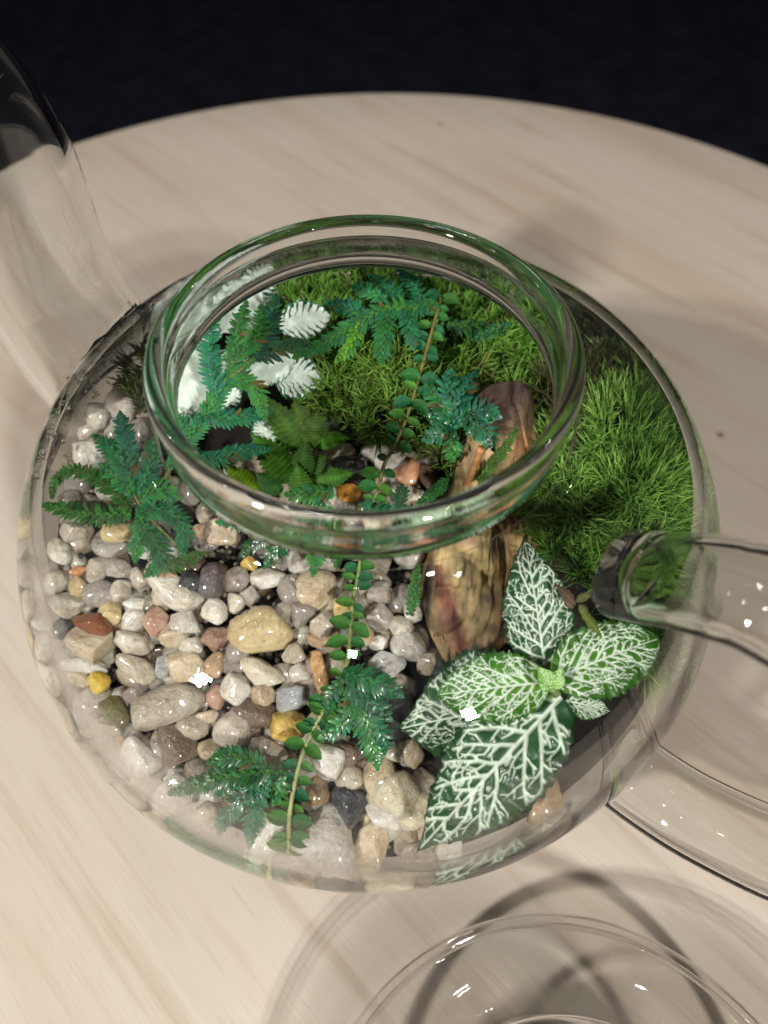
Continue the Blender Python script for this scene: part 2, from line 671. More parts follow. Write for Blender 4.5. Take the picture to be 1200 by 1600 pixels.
def pebble_shape(seed, ang=0.5, sub=3):
    """rounded, worn, faceted stone of unit half-size"""
    r = np.random.RandomState(seed)
    V, F = ico(sub)
    P = V.copy()
    off = r.uniform(0, 50, 3)
    for i, p in enumerate(V):
        a = noise.noise(Vector(p * 0.9 + off))
        b = noise.noise(Vector(p * 2.2 + off))
        P[i] *= 1 + 0.34 * a + 0.12 * b
    # worn facets: planes cut the lump at random angles
    for _ in range(int(4 + 8 * ang)):
        n = r.randn(3)
        n /= np.linalg.norm(n)
        d = r.uniform(0.52, 0.86)
        h = P @ n - d
        over = h > 0
        P[over] -= np.outer(h[over] * (0.70 + 0.28 * ang), n)
    for i, p in enumerate(V):
        P[i] *= 1 + 0.035 * noise.noise(Vector(p * 5.0 + off)) + 0.018 * noise.noise(Vector(p * 11.0 + off))
    lo, hi = P.min(0), P.max(0)
    P = (P - (lo + hi) / 2) / ((hi - lo) / 2)
    return P, F


PEB_GROUP = "pebbles in the gravel bed of the teapot"


def stone_tone(c, k=.25):
    g = sum(c) / 3
    return tuple(a * (1 - k) + g * w * k for a, w in zip(c, (1.08, 1.0, .88)))


def add_pebble(px, py, w, h, rot, col, label, lift=0.0, ang=None, group=PEB_GROUP, deep=0.7, col2=None, seed=None, sub=3):
    seed = seed if seed is not None else int(px * 31 + py * 17) % 99991
    r = random.Random(seed)
    ang = r.uniform(.25, 1.0) if ang is None else ang
    w, h = w * 1.07, h * 1.07
    c = pt(px, py, lift)
    s = pxcm(c)
    hx, hy = w * s / 2, h * s / 2
    hz = min(hx, hy) * deep * r.uniform(0.9, 1.1)
    c = clamp_in(c, 0.26 + 0.55 * min(hx, hy))
    P, F = pebble_shape(seed, ang, sub)
    P = P * np.array([hx, hy, hz])
    a = math.radians(rot)
    nrm = (BEDN * 0.8 + (CAMC - c).normalized() * 0.5 + Vector((r.uniform(-.12, .12), r.uniform(-.12, .12), 0))).normalized()
    ex = RT * math.cos(a) - UPV * math.sin(a)
    ex = (ex - nrm * ex.dot(nrm)).normalized()
    ey = nrm.cross(ex)
    Rm = np.array([ex[:], ey[:], nrm[:]])
    P = P @ Rm
    o = mesh("pebble", P, F, M_PEB, None, c)
    j = [r.uniform(0.92, 1.08) for _ in range(3)]
    o.color = (min(1, col[0] * j[0]), min(1, col[1] * j[0] * (1 + (j[1] - 1) * .15)), min(1, col[2] * j[0] * (1 + (j[2] - 1) * .3)), 1)
    tag(o, label, "pebble", group)
    return o


CW = (.60, .55, .46)
CL = (.70, .665, .595)
CC = (.58, .48, .34)
CG = (.37, .335, .29)
CWG = (.48, .42, .34)
CT = (.48, .33, .20)
CP = (.46, .29, .22)
CO = (.55, .25, .09)
CD = (.045, .043, .048)
CB = (.17, .11, .07)
CY = (.62, .43, .11)
CH = (.60, .47, .25)
CU = (.15, .125, .13)
CM = (.33, .29, .26)
CBG = (.36, .37, .38)

A4 = [
    (155, 198, 92, 95, 10, CL, "small chalky white pebble at the left glass wall, below the outer spikemoss frond"),
    (208, 130, 100, 75, 10, CWG, "pale grey pebble partly under the outer spikemoss at the upper left"),
    (378, 130, 135, 88, 8, CH, "honey speckled pebble sparkling just under the left spikemoss"),
    (352, 188, 140, 72, 0, CG, "smooth grey oval pebble tucked below the honey speckled one"),
    (228, 275, 75, 38, -25, CO, "thin orange chip near the left glass wall, in a dark gap"),
    (138, 318, 85, 95, 15, CW, "off-white rounded pebble against the left wall beside the thin orange chip"),
    (228, 330, 80, 82, 0, CH, "small honey pebble between the orange chip and the grey bean"),
    (298, 270, 78, 108, 15, CWG, "upright translucent beige pebble right of the thin orange chip"),
    (383, 262, 100, 78, 0, CG, "dull grey pebble below the smooth grey oval near the spikemoss"),
    (108, 268, 55, 60, 0, CG, "tiny grey pebble touching the left glass wall"),
    (310, 365, 130, 108, 15, CM, "mauve-grey bean shaped pebble left of the long white wedge"),
    (385, 352, 88, 95, 30, CW, "frosty white pebble leaning on the mauve-grey bean"),
    (458, 300, 72, 78, 0, CWG, "small beige-grey pebble at the upper end of the long white wedge"),
    (570, 292, 110, 48, 10, CT, "flat tan pebble sticking out above the long white wedge"),
    (588, 355, 250, 118, 22, CL, "long white wedge, largest white stone on the left of the bed"),
    (738, 312, 108, 140, 5, CU, "dark plum-grey upright stone right of the long white wedge"),
    (655, 322, 85, 90, 0, CD, "black stone in the gap left of the plum-grey upright one"),
    (182, 407, 130, 98, 0, CW, "round white speckled pebble above the rust-capped stone"),
    (352, 432, 90, 92, 25, CH, "small amber-beige pebble right of the rust-capped stone"),
    (438, 402, 80, 52, 5, CL, "small white cap-shaped pebble below the long white wedge"),
    (438, 460, 88, 90, 0, CL, "cube-like bright white pebble left of the pink one"),
    (526, 470, 98, 112, 5, CP, "dusty pink pebble below the long white wedge"),
    (640, 468, 125, 95, 15, CL, "glassy white pebble right of the dusty pink one"),
    (745, 430, 98, 105, -25, CL, "white pebble with a sharp lamp glint, at the tip of the long wedge"),
    (825, 395, 68, 85, -30, CW, "small upright white pebble right of the glinting white one"),
    (880, 370, 78, 80, 0, CG, "small grey translucent pebble below the dark plum-grey stone"),
    (835, 305, 100, 98, 0, CM, "blurred mauve pebble right of the plum-grey upright stone"),
    (432, 550, 140, 88, 28, CW, "cream oval pebble tilted down to the right of the rust-capped stone"),
    (168, 500, 80, 88, 30, (.09, .10, .09), "dark green-grey pebble behind the rust-capped stone at the wall"),
    (592, 520, 105, 95, -15, CC, "smooth ivory pebble under the glassy white one"),
    (755, 535, 108, 92, 10, CP, "pale pink rounded pebble left of the honey nugget"),
    (842, 565, 88, 128, 10, CM, "tall mauve-grey pebble left of the honey nugget"),
    (655, 560, 90, 68, 0, CW, "white-grey pebble hidden above the ivory boulder-like one"),
    (640, 635, 140, 128, -15, CC, "plump ivory pebble with a yellow cast in the middle left of the bed"),
    (745, 632, 78, 100, 12, CT, "peach pebble right of the plump ivory one"),
    (550, 640, 50, 88, 0, CBG, "narrow bluish grey pebble left of the plump ivory one"),
    (448, 645, 165, 84, 36, CWG, "ribbed grey-beige oblong pebble sloping down above the big grey oblong"),
    (235, 637, 198, 55, 6, CL, "slender white rod-like pebble reaching the left glass wall"),
    (205, 690, 112, 62, 18, CC, "cream oblong pebble under the slender white rod"),
    (305, 705, 85, 85, 0, (.66, .47, .06), "bright yellow pebble near the left glass wall"),
    (370, 812, 130, 95, 48, (.16, .15, .05), "dark olive pebble streaked with yellow, below the bright yellow one"),
    (250, 795, 112, 122, 10, CWG, "pale greenish grey pebble at the lower left wall under the yellow one"),
    (442, 740, 92, 84, 0, CM, "small mauve pebble at the left end of the big grey oblong"),
    (565, 785, 282, 145, -18, (.50, .44, .36), "big grey-beige oblong stone, longest in the lower left"),
    (750, 758, 75, 98, 0, CP, "faded pink pebble at the right end of the big grey oblong"),
    (826, 725, 110, 112, 35, CL, "greyish white bean pebble right of the faded pink one"),
    (930, 668, 180, 98, 22, (.74, .68, .55), "ivory half-moon pebble below the honey nugget"),
    (932, 745, 105, 84, 25, CC, "cream-tan pebble just under the ivory half-moon"),
    (1040, 765, 108, 100, 0, CBG, "round slate-grey pebble left of the creeping stem"),
    (925, 500, 238, 178, 8, (.62, .50, .29), "large knobbly honey nugget in the middle of the bed"),
    (1050, 588, 92, 80, 0, CWG, "beige translucent pebble at lower right of the honey nugget"),
    (1075, 665, 80, 80, 20, CW, "rough little white pebble right of the ivory half-moon"),
    (1148, 660, 62, 158, -8, (.60, .36, .18), "upright peach-orange sliver beside the creeping stem"),
    (1028, 865, 135, 118, -10, CY, "amber yellow pebble touching the creeping stem"),
    (890, 822, 168, 108, 10, CB, "dark brown stone above the rust-flecked chip"),
    (820, 885, 138, 138, 25, CWG, "large brownish beige pebble left of the dark brown stone"),
    (665, 868, 120, 108, 10, CWG, "translucent grey pebble under the big grey oblong"),
    (720, 835, 84, 48, -8, CC, "small flat cream chip right under the big grey oblong"),
    (560, 885, 62, 62, -15, (.50, .17, .07), "small red-orange chip under the big grey oblong"),
    (600, 952, 180, 165, 20, (.21, .16, .12), "brown-grey boulder-like stone at the lower left"),
    (740, 955, 110, 84, 5, CC, "cream chip flecked with rust above the front left fern sprig"),
    (952, 975, 150, 110, 20, CWG, "glossy beige-brown pebble left of the stem in the lower front"),
    (320, 888, 108, 82, 15, CWG, "misty grey-white pebble at the lower left wall"),
    (460, 1000, 165, 145, 15, CL, "large hazy white pebble pressed to the lower left glass"),
    (580, 1130, 140, 128, 0, CL, "hazy white pebble pressed to the glass under the fern sprig"),
    (340, 975, 72, 78, 0, CC, "small cream pebble at the lower left wall"),
    (712, 1045, 100, 70, 0, CG, "grey pebble behind the front left fern sprig"),
    (960, 1285, 150, 205, 12, CL, "tall pale grey-white pebble against the front glass, left of the stem"),
    (1160, 1300, 228, 258, 0, (.52, .49, .44), "largest smooth grey pebble at the front glass, right of the stem"),
    (735, 1205, 150, 100, 0, CWG, "grey-white pebble under the front left fern sprig"),
    (960, 302, 150, 82, 0, CL, "bright white wedge below the rim at the middle of the pot"),
    (1045, 345, 112, 110, 0, CM, "mauve-grey round pebble under the bright white wedge by the rim"),
    (1132, 350, 155, 150, 0, (.62, .50, .36), "large cream-tan stone just below the rim, left of the creeping stem"),
    (1090, 440, 95, 108, 0, CM, "translucent mauve pebble right of the honey nugget"),
    (1160, 478, 90, 98, 0, CWG, "rounded grey-beige cube pebble near the creeping stem"),
    (1150, 538, 98, 58, 5, CT, "low tan pebble under the rounded grey-beige cube"),
    (880, 245, 62, 56, 0, CY, "small golden pebble just under the rim on the left"),
    (770, 130, 152, 104, 32, (.56, .45, .34), "beige oblong pebble half under the rim on the left"),
    (690, 125, 50, 58, 0, CT, "small tan pebble beside the beige oblong under the rim"),
]
for cx, cy_, w, h, r_, c, lab in A4:
    add_pebble(30 + cx / 2.449, 780 + cy_ / 2.449, w / 2.449, h / 2.449, r_, c, lab, lift=rnd.uniform(0.0, 0.10))
A5 = [
    (270, 990, 130, 130, 10, CL, "wet white pebble between the two front fern clusters"),
    (552, 1130, 262, 190, 30, (.66, .60, .45), "big smooth ivory-green flat stone left of the large nerve plant leaf"),
    (342, 1150, 140, 158, 20, CD, "charcoal black pebble above the largest smooth grey pebble"),
    (430, 1300, 122, 180, 14, (.62, .50, .36), "upright tan-cream pebble against the front glass"),
    (478, 1180, 130, 118, 0, CL, "frosty quartz pebble with glints, left of the ivory-green stone"),
    (230, 1090, 92, 110, 0, (.28, .18, .09), "honey-brown pebble between stem and charcoal pebble"),
    (355, 1055, 110, 110, 0, CWG, "round beige pebble above the charcoal one"),
    (465, 1035, 128, 170, 10, CC, "pale cream pebble above the frosty quartz"),
    (330, 960, 100, 80, 0, CB, "brown pebble in shade behind the front fern cluster"),
    (580, 935, 80, 140, -20, CC, "narrow cream pebble left of the lower nerve plant leaf"),
    (522, 945, 75, 75, 0, CW, "small pale pebble left of the narrow cream one"),
    (572, 545, 130, 125, 0, CL, "bright lumpy white pebble left of the ochre stone"),
    (545, 480, 100, 80, 10, CW, "cream-white pebble capping the bright lumpy one"),
    (490, 625, 140, 108, 0, (.62, .60, .57), "smooth bluish white pebble right of the creeping stem"),
    (640, 615, 74, 88, 0, CWG, "pinkish grey pebble at the foot of the ochre stone"),
    (456, 540, 66, 60, 0, CL, "tiny clear quartz pebble above the smooth bluish white one"),
    (402, 510, 84, 85, 0, (.62, .45, .27), "peach-cream pebble right of the creeping stem"),
    (470, 440, 108, 100, 0, CG, "grey translucent pebble above the peach-cream one"),
    (460, 350, 90, 85, 0, CG, "blunt grey pebble under the rim, right of the creeping stem"),
    (335, 425, 85, 108, 0, (.66, .49, .20), "golden cream pebble behind the creeping stem"),
    (590, 410, 72, 108, 0, CL, "white pebble beside the dark edge of the ochre stone"),
    (730, 1345, 100, 95, 0, CL, "frosty white pebble at the front glass under the long leaf tip"),
    (605, 1335, 130, 90, 0, CWG, "hazy grey pebble at the front glass left of the frosty one"),
    (1115, 1165, 108, 185, 28, CT, "tan pebble at the front right glass below the large leaf"),
    (675, 610, 75, 95, 0, CD, "black pebble at the foot of the ochre stone"),
    (520, 780, 130, 120, 0, CD, "black pebble in the shade right of the front fern cluster"),
    (545, 860, 110, 90, 10, CD, "flat black pebble above the narrow cream one"),
]
for cx, cy_, w, h, r_, c, lab in A5:
    add_pebble(400 + cx / 2.4, 780 + cy_ / 2.4, w / 2.4, h / 2.4, r_, c, lab, lift=rnd.uniform(0.0, 0.10))
A8 = [
    (325, 922, 160, 68, -15, CC, "flat cream pebble seen through the opening, left of the creeping stem"),
    (500, 912, 132, 110, 0, (.48, .46, .42), "smooth light grey pebble in the middle of the opening"),
    (650, 1022, 130, 122, -8, (.66, .34, .19), "coral orange cube pebble in the middle of the opening"),
    (742, 1035, 88, 118, 10, CB, "dark brown glossy pebble right of the coral orange cube"),
    (375, 1000, 160, 140, 0, CD, "round black pebble inside the opening below the flat cream one"),
    (318, 812, 200, 105, 10, CD, "flat black slate at the foot of the moss in the opening"),
    (515, 1065, 128, 100, 0, CWG, "beige-grey pebble left of the coral orange cube"),
    (640, 1118, 200, 95, 5, CW, "wide pale pebble below the coral orange cube at the rim"),
    (385, 1112, 128, 85, 5, (.60, .27, .03), "amber orange pebble at the near edge of the opening"),
    (590, 950, 90, 70, 20, CG, "small grey pebble right of the smooth light grey one"),
    (230, 960, 70, 80, 0, CWG, "small beige pebble under the serrated fern in the opening"),
]
for cx, cy_, w, h, r_, c, lab in A8:
    add_pebble(420 + cx / 3, 400 + cy_ / 3, w / 3, h / 3, r_, c, lab, lift=0.0)
A9 = [
    (570, 395, 150, 180, 20, (.74, .66, .60), "large pinkish white pebble left of the rim at the back"),
    (455, 455, 105, 145, 10, (.62, .60, .52), "greenish white pebble against the back left wall"),
    (430, 640, 150, 185, -35, CL, "big chalk white pebble above the outer spikemoss at the left wall"),
    (330, 830, 120, 70, 0, CM, "mauve pebble peeping through the spikemoss loop"),
    (625, 755, 60, 60, 0, CT, "tan pebble peeping between the outer spikemoss fronds"),
]
for cx, cy_, w, h, r_, c, lab in A9:
    add_pebble(cx / 3, 500 + cy_ / 3, w / 3, h / 3, r_, c, lab, lift=0.05)
# the two-tone stone: one body, rust-red cap
rc = add_pebble(30 + 275 / 2.449, 780 + 545 / 2.449, 68, 62, 25, (.70, .60, .44), "cream stone with a glossy rust-red cap at the left of the bed", lift=0.1, ang=0.9, seed=12)
cap = add_pebble(30 + 278 / 2.449, 780 + 482 / 2.449, 64, 40, 8, (.22, .065, .02), None, lift=0.22, ang=0.8, seed=77)
del cap["category"], cap["group"]
cap.name = "rust_cap"
cap.parent = rc
cap.location = cap.location - rc.location

# filler pebbles low in the gaps
fill_poly = [(88, 845), (140, 805), (300, 830), (420, 880), (560, 880), (640, 890), (655, 1000), (640, 1060), (655, 1180), (700, 1310), (560, 1352), (440, 1322), (275, 1215), (150, 1125), (90, 1040)]
fill_poly2 = [(95, 840), (130, 680), (180, 600), (235, 610), (260, 760), (300, 830)]
fill_poly3 = [(300, 830), (300, 740), (470, 690), (560, 660), (690, 700), (720, 740), (640, 880), (560, 880), (420, 880)]


def inpoly(x, y, P):
    c = False
    j = len(P) - 1
    for i in range(len(P)):
        if (P[i][1] > y) != (P[j][1] > y) and x < (P[j][0] - P[i][0]) * (y - P[i][1]) / (P[j][1] - P[i][1]) + P[i][0]:
            c = not c
        j = i
    return c


HAND = [(o["label"], o.location.copy()) for o in bpy.data.objects if o.get("category") == "pebble"]
CUTS = [",", " at ", " below", " under ", " beside ", " left", " right", " above", " in ", " partly", " tucked", " between", " touching", " leaning", " sticking", " with ", " sloping",
        " reaching", " pressed", " behind", " against", " seen ", " near", " peeping", " capping", " just ", " hidden", " tilted", " streaked", " flecked", " sparkling", " half"]


def short(lab):
    k = len(lab)
    for c in CUTS:
        q = lab.find(c)
        if 0 < q < k:
            k = q
    return lab[:k]


def side_of(d):
    x, y = d.dot(RT), d.dot(UPV)
    if abs(x) > abs(y):
        return "just right of" if x > 0 else "just left of"
    return "just above" if y > 0 else "just below"


FILL_COLS = [("grey-beige", CWG), ("pale grey", (.42, .39, .34)), ("warm grey", (.38, .34, .285)), ("grey", CG), ("sand-coloured", (.42, .36, .27)), ("off-white", CW), ("cloudy white", (.55, .52, .46)), ("dark brown", CB), ("cream", CC), ("smoky", (.27, .24, .21))]
placed, used_labels = [], set()
tries = 0
while len(placed) < 165 and tries < 6000:
    tries += 1
    x, y = rnd.uniform(60, 720), rnd.uniform(600, 1370)
    if not (inpoly(x, y, fill_poly) or inpoly(x, y, fill_poly2) or inpoly(x, y, fill_poly3)):
        continue
    if any((x - a) ** 2 + (y - b) ** 2 < 30 ** 2 for a, b in placed):
        continue
    q = pt(x, y, -.2) * U
    lab0, loc0 = min(HAND, key=lambda t: (t[1] - q).length)
    cn, c = rnd.choice(FILL_COLS)
    lab = "small %s pebble wedged low, %s the %s" % (cn, side_of(q - loc0), short(lab0))
    if lab in used_labels or len(lab.split()) > 16:
        continue
    used_labels.add(lab)
    placed.append((x, y))
    s = rnd.uniform(38, 60)
    kd = rnd.uniform(0.68, 1.04)
    c = tuple(q_ * kd for q_ in c)
    add_pebble(x, y, s, s * rnd.uniform(.72, 1), rnd.uniform(0, 180), c, lab, lift=-0.20,
               group="small pebbles wedged in the gaps of the gravel bed", sub=3)

gv, gf, gc = [], [], []
GV, GF = ico(1)
while len(gv) < 2600 * len(GV):
    x, y = rnd.uniform(60, 720), rnd.uniform(600, 1370)
    if not (inpoly(x, y, fill_poly) or inpoly(x, y, fill_poly2) or inpoly(x, y, fill_poly3)):
        continue
    q = pt(x, y, rnd.uniform(-.42, -.12))
    sz = rnd.uniform(.03, .10)
    a, b, c_ = rnd.uniform(.6, 1), rnd.uniform(.6, 1), rnd.uniform(.6, 1)
    o = len(gv)
    kcol = rnd.choice([(.05, .035, .025), (.10, .075, .05), (.22, .18, .13), (.34, .30, .24), (.03, .025, .022)])
    for p in GV:
        gv.append((q.x + p[0] * sz * a, q.y + p[1] * sz * b, q.z + p[2] * sz * c_))
        gc.append(kcol)
    gf += [tuple(o + k for k in f) for f in GF]
gr = mesh("grit", gv, gf, M_STONE, col=gc, smooth=False)
tag(gr, "fine brown and grey grit lying in the gaps between the pebbles", kind="stuff")

# ------------------------------------------------------------------ ochre stone
ST_POLY = [(742, 640), (752, 612), (776, 598), (812, 594), (838, 612), (846, 680), (852, 750), (862, 800), (856, 850), (822, 890), (812, 960), (806, 1010),
           (750, 1062), (705, 1055), (680, 1005), (664, 950), (670, 900), (690, 840), (712, 760), (733, 690)]
_sa = pt(705, 1050, 0.15, clamp=False)
_sb = atz(790, 610, 8.55)
_sx = Vector((1, 0.15, 0)).normalized()
ST_N = _sx.cross((_sb - _sa).normalized()).normalized()
if ST_N.z < 0:
    ST_N = -ST_N


def stone_pt(px, py):
    d = ray(px, py)
    return CAMC + d * ((_sa - CAMC).dot(ST_N) / d.dot(ST_N))


def poly_resample(P, n):
    L = [0]
    for i in range(len(P)):
        a, b = P[i], P[(i + 1) % len(P)]
        L.append(L[-1] + math.hypot(b[0] - a[0], b[1] - a[1]))
    out = []
    k = 0
    for i in range(n):
        s = L[-1] * i / n
        while L[k + 1] < s:
            k += 1
        t = (s - L[k]) / (L[k + 1] - L[k])
        a, b = P[k], P[(k + 1) % len(P)]
        out.append((a[0] + (b[0] - a[0]) * t, a[1] + (b[1] - a[1]) * t))
    return out


def stone_col(x, y):
    v = noise.noise(Vector((x * .05, y * .022, 3)))
    w = noise.noise(Vector((x * .016, y * .013, 9)))
    w2 = noise.noise(Vector((x * .035, y * .03, 19)))
    fib = noise.noise(Vector((x * .22, y * .06, 1)))
    c = np.array([0.32, 0.235, 0.108]) * (1 + 0.45 * v + 0.28 * fib)
    k = max(0, min(1, w * 2.2))
    c = c * (1 - .5 * k) + np.array([.085, .05, .026]) * .5 * k
    k = max(0, min(1, w2 * 2.4 - .35))
    c = c * (1 - .7 * k) + np.array([.33, .20, .125]) * .7 * k
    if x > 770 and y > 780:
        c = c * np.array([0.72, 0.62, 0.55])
    # dark plum crust over the top
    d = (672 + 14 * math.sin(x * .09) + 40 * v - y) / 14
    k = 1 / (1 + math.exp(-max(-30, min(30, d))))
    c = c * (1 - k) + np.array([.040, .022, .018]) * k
    # orange-red patch
    k = math.exp(-(((x - 818) / 22) ** 2 + ((y - 702) / 28) ** 2)) * (0.6 + v)
    c = c * (1 - max(0, min(1, k))) + np.array([.26, .075, .022]) * max(0, min(1, k))
    # red vein
    t = (y - 900) / 150
    if -.1 < t < 1.1:
        xc = 686 + 44 * t + 6 * v
        k = math.exp(-((x - xc) / (13 + 6 * t)) ** 2) * (0.95)
        c = c * (1 - k) + np.array([.17, .055, .036]) * k
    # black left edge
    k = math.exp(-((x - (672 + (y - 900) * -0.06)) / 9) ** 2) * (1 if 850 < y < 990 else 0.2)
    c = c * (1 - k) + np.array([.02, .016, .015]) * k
    return np.clip(c, .004, 1)


NB, NT = 200, 56
bnd = poly_resample(ST_POLY, NB)
vs, fs, cs = [], [], []
cx0, cy0 = 762, 815
for i, (bx, by) in enumerate(bnd):
    for j in range(NT):
        t = (j / (NT - 1)) ** 0.8
        x, y = cx0 + (bx - cx0) * t, cy0 + (by - cy0) * t
        q = stone_pt(x, y)
        nz = noise.noise(Vector((x * .022, y * .013, 0))) * 0.20 + noise.noise(Vector((x * .06, y * .03, 5))) * 0.09 + noise.noise(Vector((x * .25, y * .06, 2))) * 0.025
        # one ridge running down the face
        rg = abs((x - 765 + (y - 800) * .12) / 60)
        nz += 0.20 * max(0, 1 - rg) ** 0.8
        nz -= 0.30 * max(0, .12 - abs(noise.noise(Vector((x * .016 + 3, y * .009, 7))))) / .12 * .5
        lay = (x * .045 + y * .004 + 1.1 * noise.noise(Vector((x * .012, y * .006, 31)))) % 1.0
        nz += .06 * (lay if lay < .8 else (1 - lay) * 4) - .07
        nz += 0.10 * (noise.cell(Vector((x * .03, y * .012, 4))) )
        q = q + ST_N * (0.22 * (1 - t ** 6) + nz - 0.22)
        vs.append(q)
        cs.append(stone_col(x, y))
    for dep, sh in ((0.7, 1.0), (1.2, 0.93), (1.5, 0.7), (1.55, 0.0)):
        x, y = cx0 + (bx - cx0) * sh, cy0 + (by - cy0) * sh
        vs.append(stone_pt(x, y) - ST_N * dep)
        cs.append(np.array([.16, .095, .03]))
S = NT + 4
for i in range(NB):
    j = (i + 1) % NB
    for k in range(S - 1):
        fs.append((i * S + k, i * S + k + 1, j * S + k + 1, j * S + k))
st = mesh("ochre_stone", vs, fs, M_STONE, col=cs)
tag(st, "tall ochre stone with plum-brown top and red streak, leaning under the rim", "stone")
nv = len(st.data.vertices)
_f = st.data.polygons[10]
if (Vector(_f.normal)).dot(ST_N) < 0:
    st.data.flip_normals()


# ------------------------------------------------------------------ moss cushions
def moss(name, label, poly, hfun, n_tuft, blades, blen, bwid, cols, seed, lean, c_gap=64, spr=(.15, 1.0), curl=.0):
    r = random.Random(seed)
    xs = [p[0] for p in poly]
    ys = [p[1] for p in poly]
    V, F, C = [], [], []
    # the cushion's dark inner body
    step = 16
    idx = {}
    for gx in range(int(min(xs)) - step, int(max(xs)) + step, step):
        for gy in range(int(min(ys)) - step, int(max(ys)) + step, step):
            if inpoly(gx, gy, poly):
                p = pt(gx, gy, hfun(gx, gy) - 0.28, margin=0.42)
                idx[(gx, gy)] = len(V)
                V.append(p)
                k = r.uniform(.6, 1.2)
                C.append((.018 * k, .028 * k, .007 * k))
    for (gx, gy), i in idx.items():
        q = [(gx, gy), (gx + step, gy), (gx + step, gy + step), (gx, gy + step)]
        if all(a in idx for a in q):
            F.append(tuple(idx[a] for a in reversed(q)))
    n = 0
    clumps = []
    for _ in range(4000):
        x, y = r.uniform(min(xs), max(xs)), r.uniform(min(ys), max(ys))
        if inpoly(x, y, poly) and all((x - a) ** 2 + (y - b) ** 2 > (c_gap * .8) ** 2 for a, b, _k in clumps):
            clumps.append((x, y, r.uniform(.75, 1.25)))
    while n < n_tuft:
        x, y = r.uniform(min(xs), max(xs)), r.uniform(min(ys), max(ys))
        if not inpoly(x, y, poly):
            continue
        n += 1
        ca, cb, ck = min(clumps, key=lambda q: (q[0] - x) ** 2 + (q[1] - y) ** 2)
        dd_ = math.hypot(x - ca, y - cb) / c_gap
        if dd_ > .62 and r.random() < .6:
            continue
        h = hfun(x, y) + .42 * max(0, 1 - (dd_ / .7) ** 2) * ck - .12
        base = pt(x, y, h - 0.30, margin=0.40)
        out = (RT * (x - ca) - UPV * (y - cb)) / c_gap
        nrm = (BEDN + Vector((0, 0, .35)) + lean(x, y) * .5 + out * 1.5 + Vector((r.gauss(0, .25), r.gauss(0, .25), r.gauss(0, .1)))).normalized()
        patch = noise.noise(Vector((x * .012, y * .012, seed)))
        patch2 = noise.noise(Vector((x * .035, y * .035, seed + 4)))
        tcol = cols(x, y, patch, patch2, r)
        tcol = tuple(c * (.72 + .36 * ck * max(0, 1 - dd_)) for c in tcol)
        a0 = nrm.orthogonal().normalized()
        b0 = nrm.cross(a0)
        for b in range(blades):
            phi = r.uniform(0, 2 * math.pi)
            rad = a0 * math.cos(phi) + b0 * math.sin(phi)
            spread = r.uniform(*spr)
            L = blen * r.uniform(0.6, 1.15)
            d0 = (nrm * 1.0 + rad * 0.35 * spread).normalized()
            d1 = (nrm * 0.45 + rad * spread * 1.1 + Vector((0, 0, r.uniform(-.25, .15)))).normalized()
            if curl:
                d1 = (d1 + Vector((r.gauss(0, curl), r.gauss(0, curl), r.gauss(0, curl * .6)))).normalized()
            side = d0.cross(rad).normalized() if d0.cross(rad).length > .05 else a0
            tw = r.uniform(-.6, .6)
            side = (side + rad * tw).normalized()
            p = base + nrm * r.uniform(0, .22) + rad * r.uniform(0, .05)
            k = r.uniform(.75, 1.25)
            col = (tcol[0] * k, tcol[1] * k, tcol[2] * k)
            i0 = len(V)
            w = bwid * r.uniform(.7, 1.2)
            for s, (ws) in enumerate((0.75, 1.0, 0.65)):
                t = s / 3
                V.append(p - side * (w * ws / 2))
                V.append(p + side * (w * ws / 2))
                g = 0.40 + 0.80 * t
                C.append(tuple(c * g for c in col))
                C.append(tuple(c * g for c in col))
                dd = d0.lerp(d1, (s + .5) / 3)
                p = p + dd * (L / 3)
            V.append(p)
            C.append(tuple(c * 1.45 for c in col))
            F += [(i0, i0 + 1, i0 + 3, i0 + 2), (i0 + 2, i0 + 3, i0 + 5, i0 + 4), (i0 + 4, i0 + 5, i0 + 6)]
    # nothing grows through the glass
    V = [clamp_in(v, 0.24) for v in V]
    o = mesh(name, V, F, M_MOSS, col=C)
    tag(o, label, "moss", None, "stuff")
    return o


def col_back(x, y, a, b, r):
    base = (.155, .29, .044) if y > 560 else (.14, .315, .042)
    if a + b * .6 > .25:
        base = (.17, .33, .046)
    if r.random() < .07:
        base = (.17, .17, .055)
    if y > 690:
        base = (.15, .14, .06) if r.random() < .5 else base
    return base


def col_right(x, y, a, b, r):
    base = (.20, .385, .068)
    if b > .15:
        base = (.29, .49, .10)
    if x < 935 and 500 < y < 660 or (y < 600 and b > -.1):
        base = (.085, .075, .025) if r.random() < .5 else (.05, .07, .018)
    return base


def h_back(x, y):
    return 0.55 + 0.45 * math.exp(-(((x - 620) / 170) ** 2 + ((y - 560) / 120) ** 2))


def h_right(x, y):
    return 0.60 + 0.95 * math.exp(-(((x - 985) / 110) ** 2 + ((y - 780) / 150) ** 2))


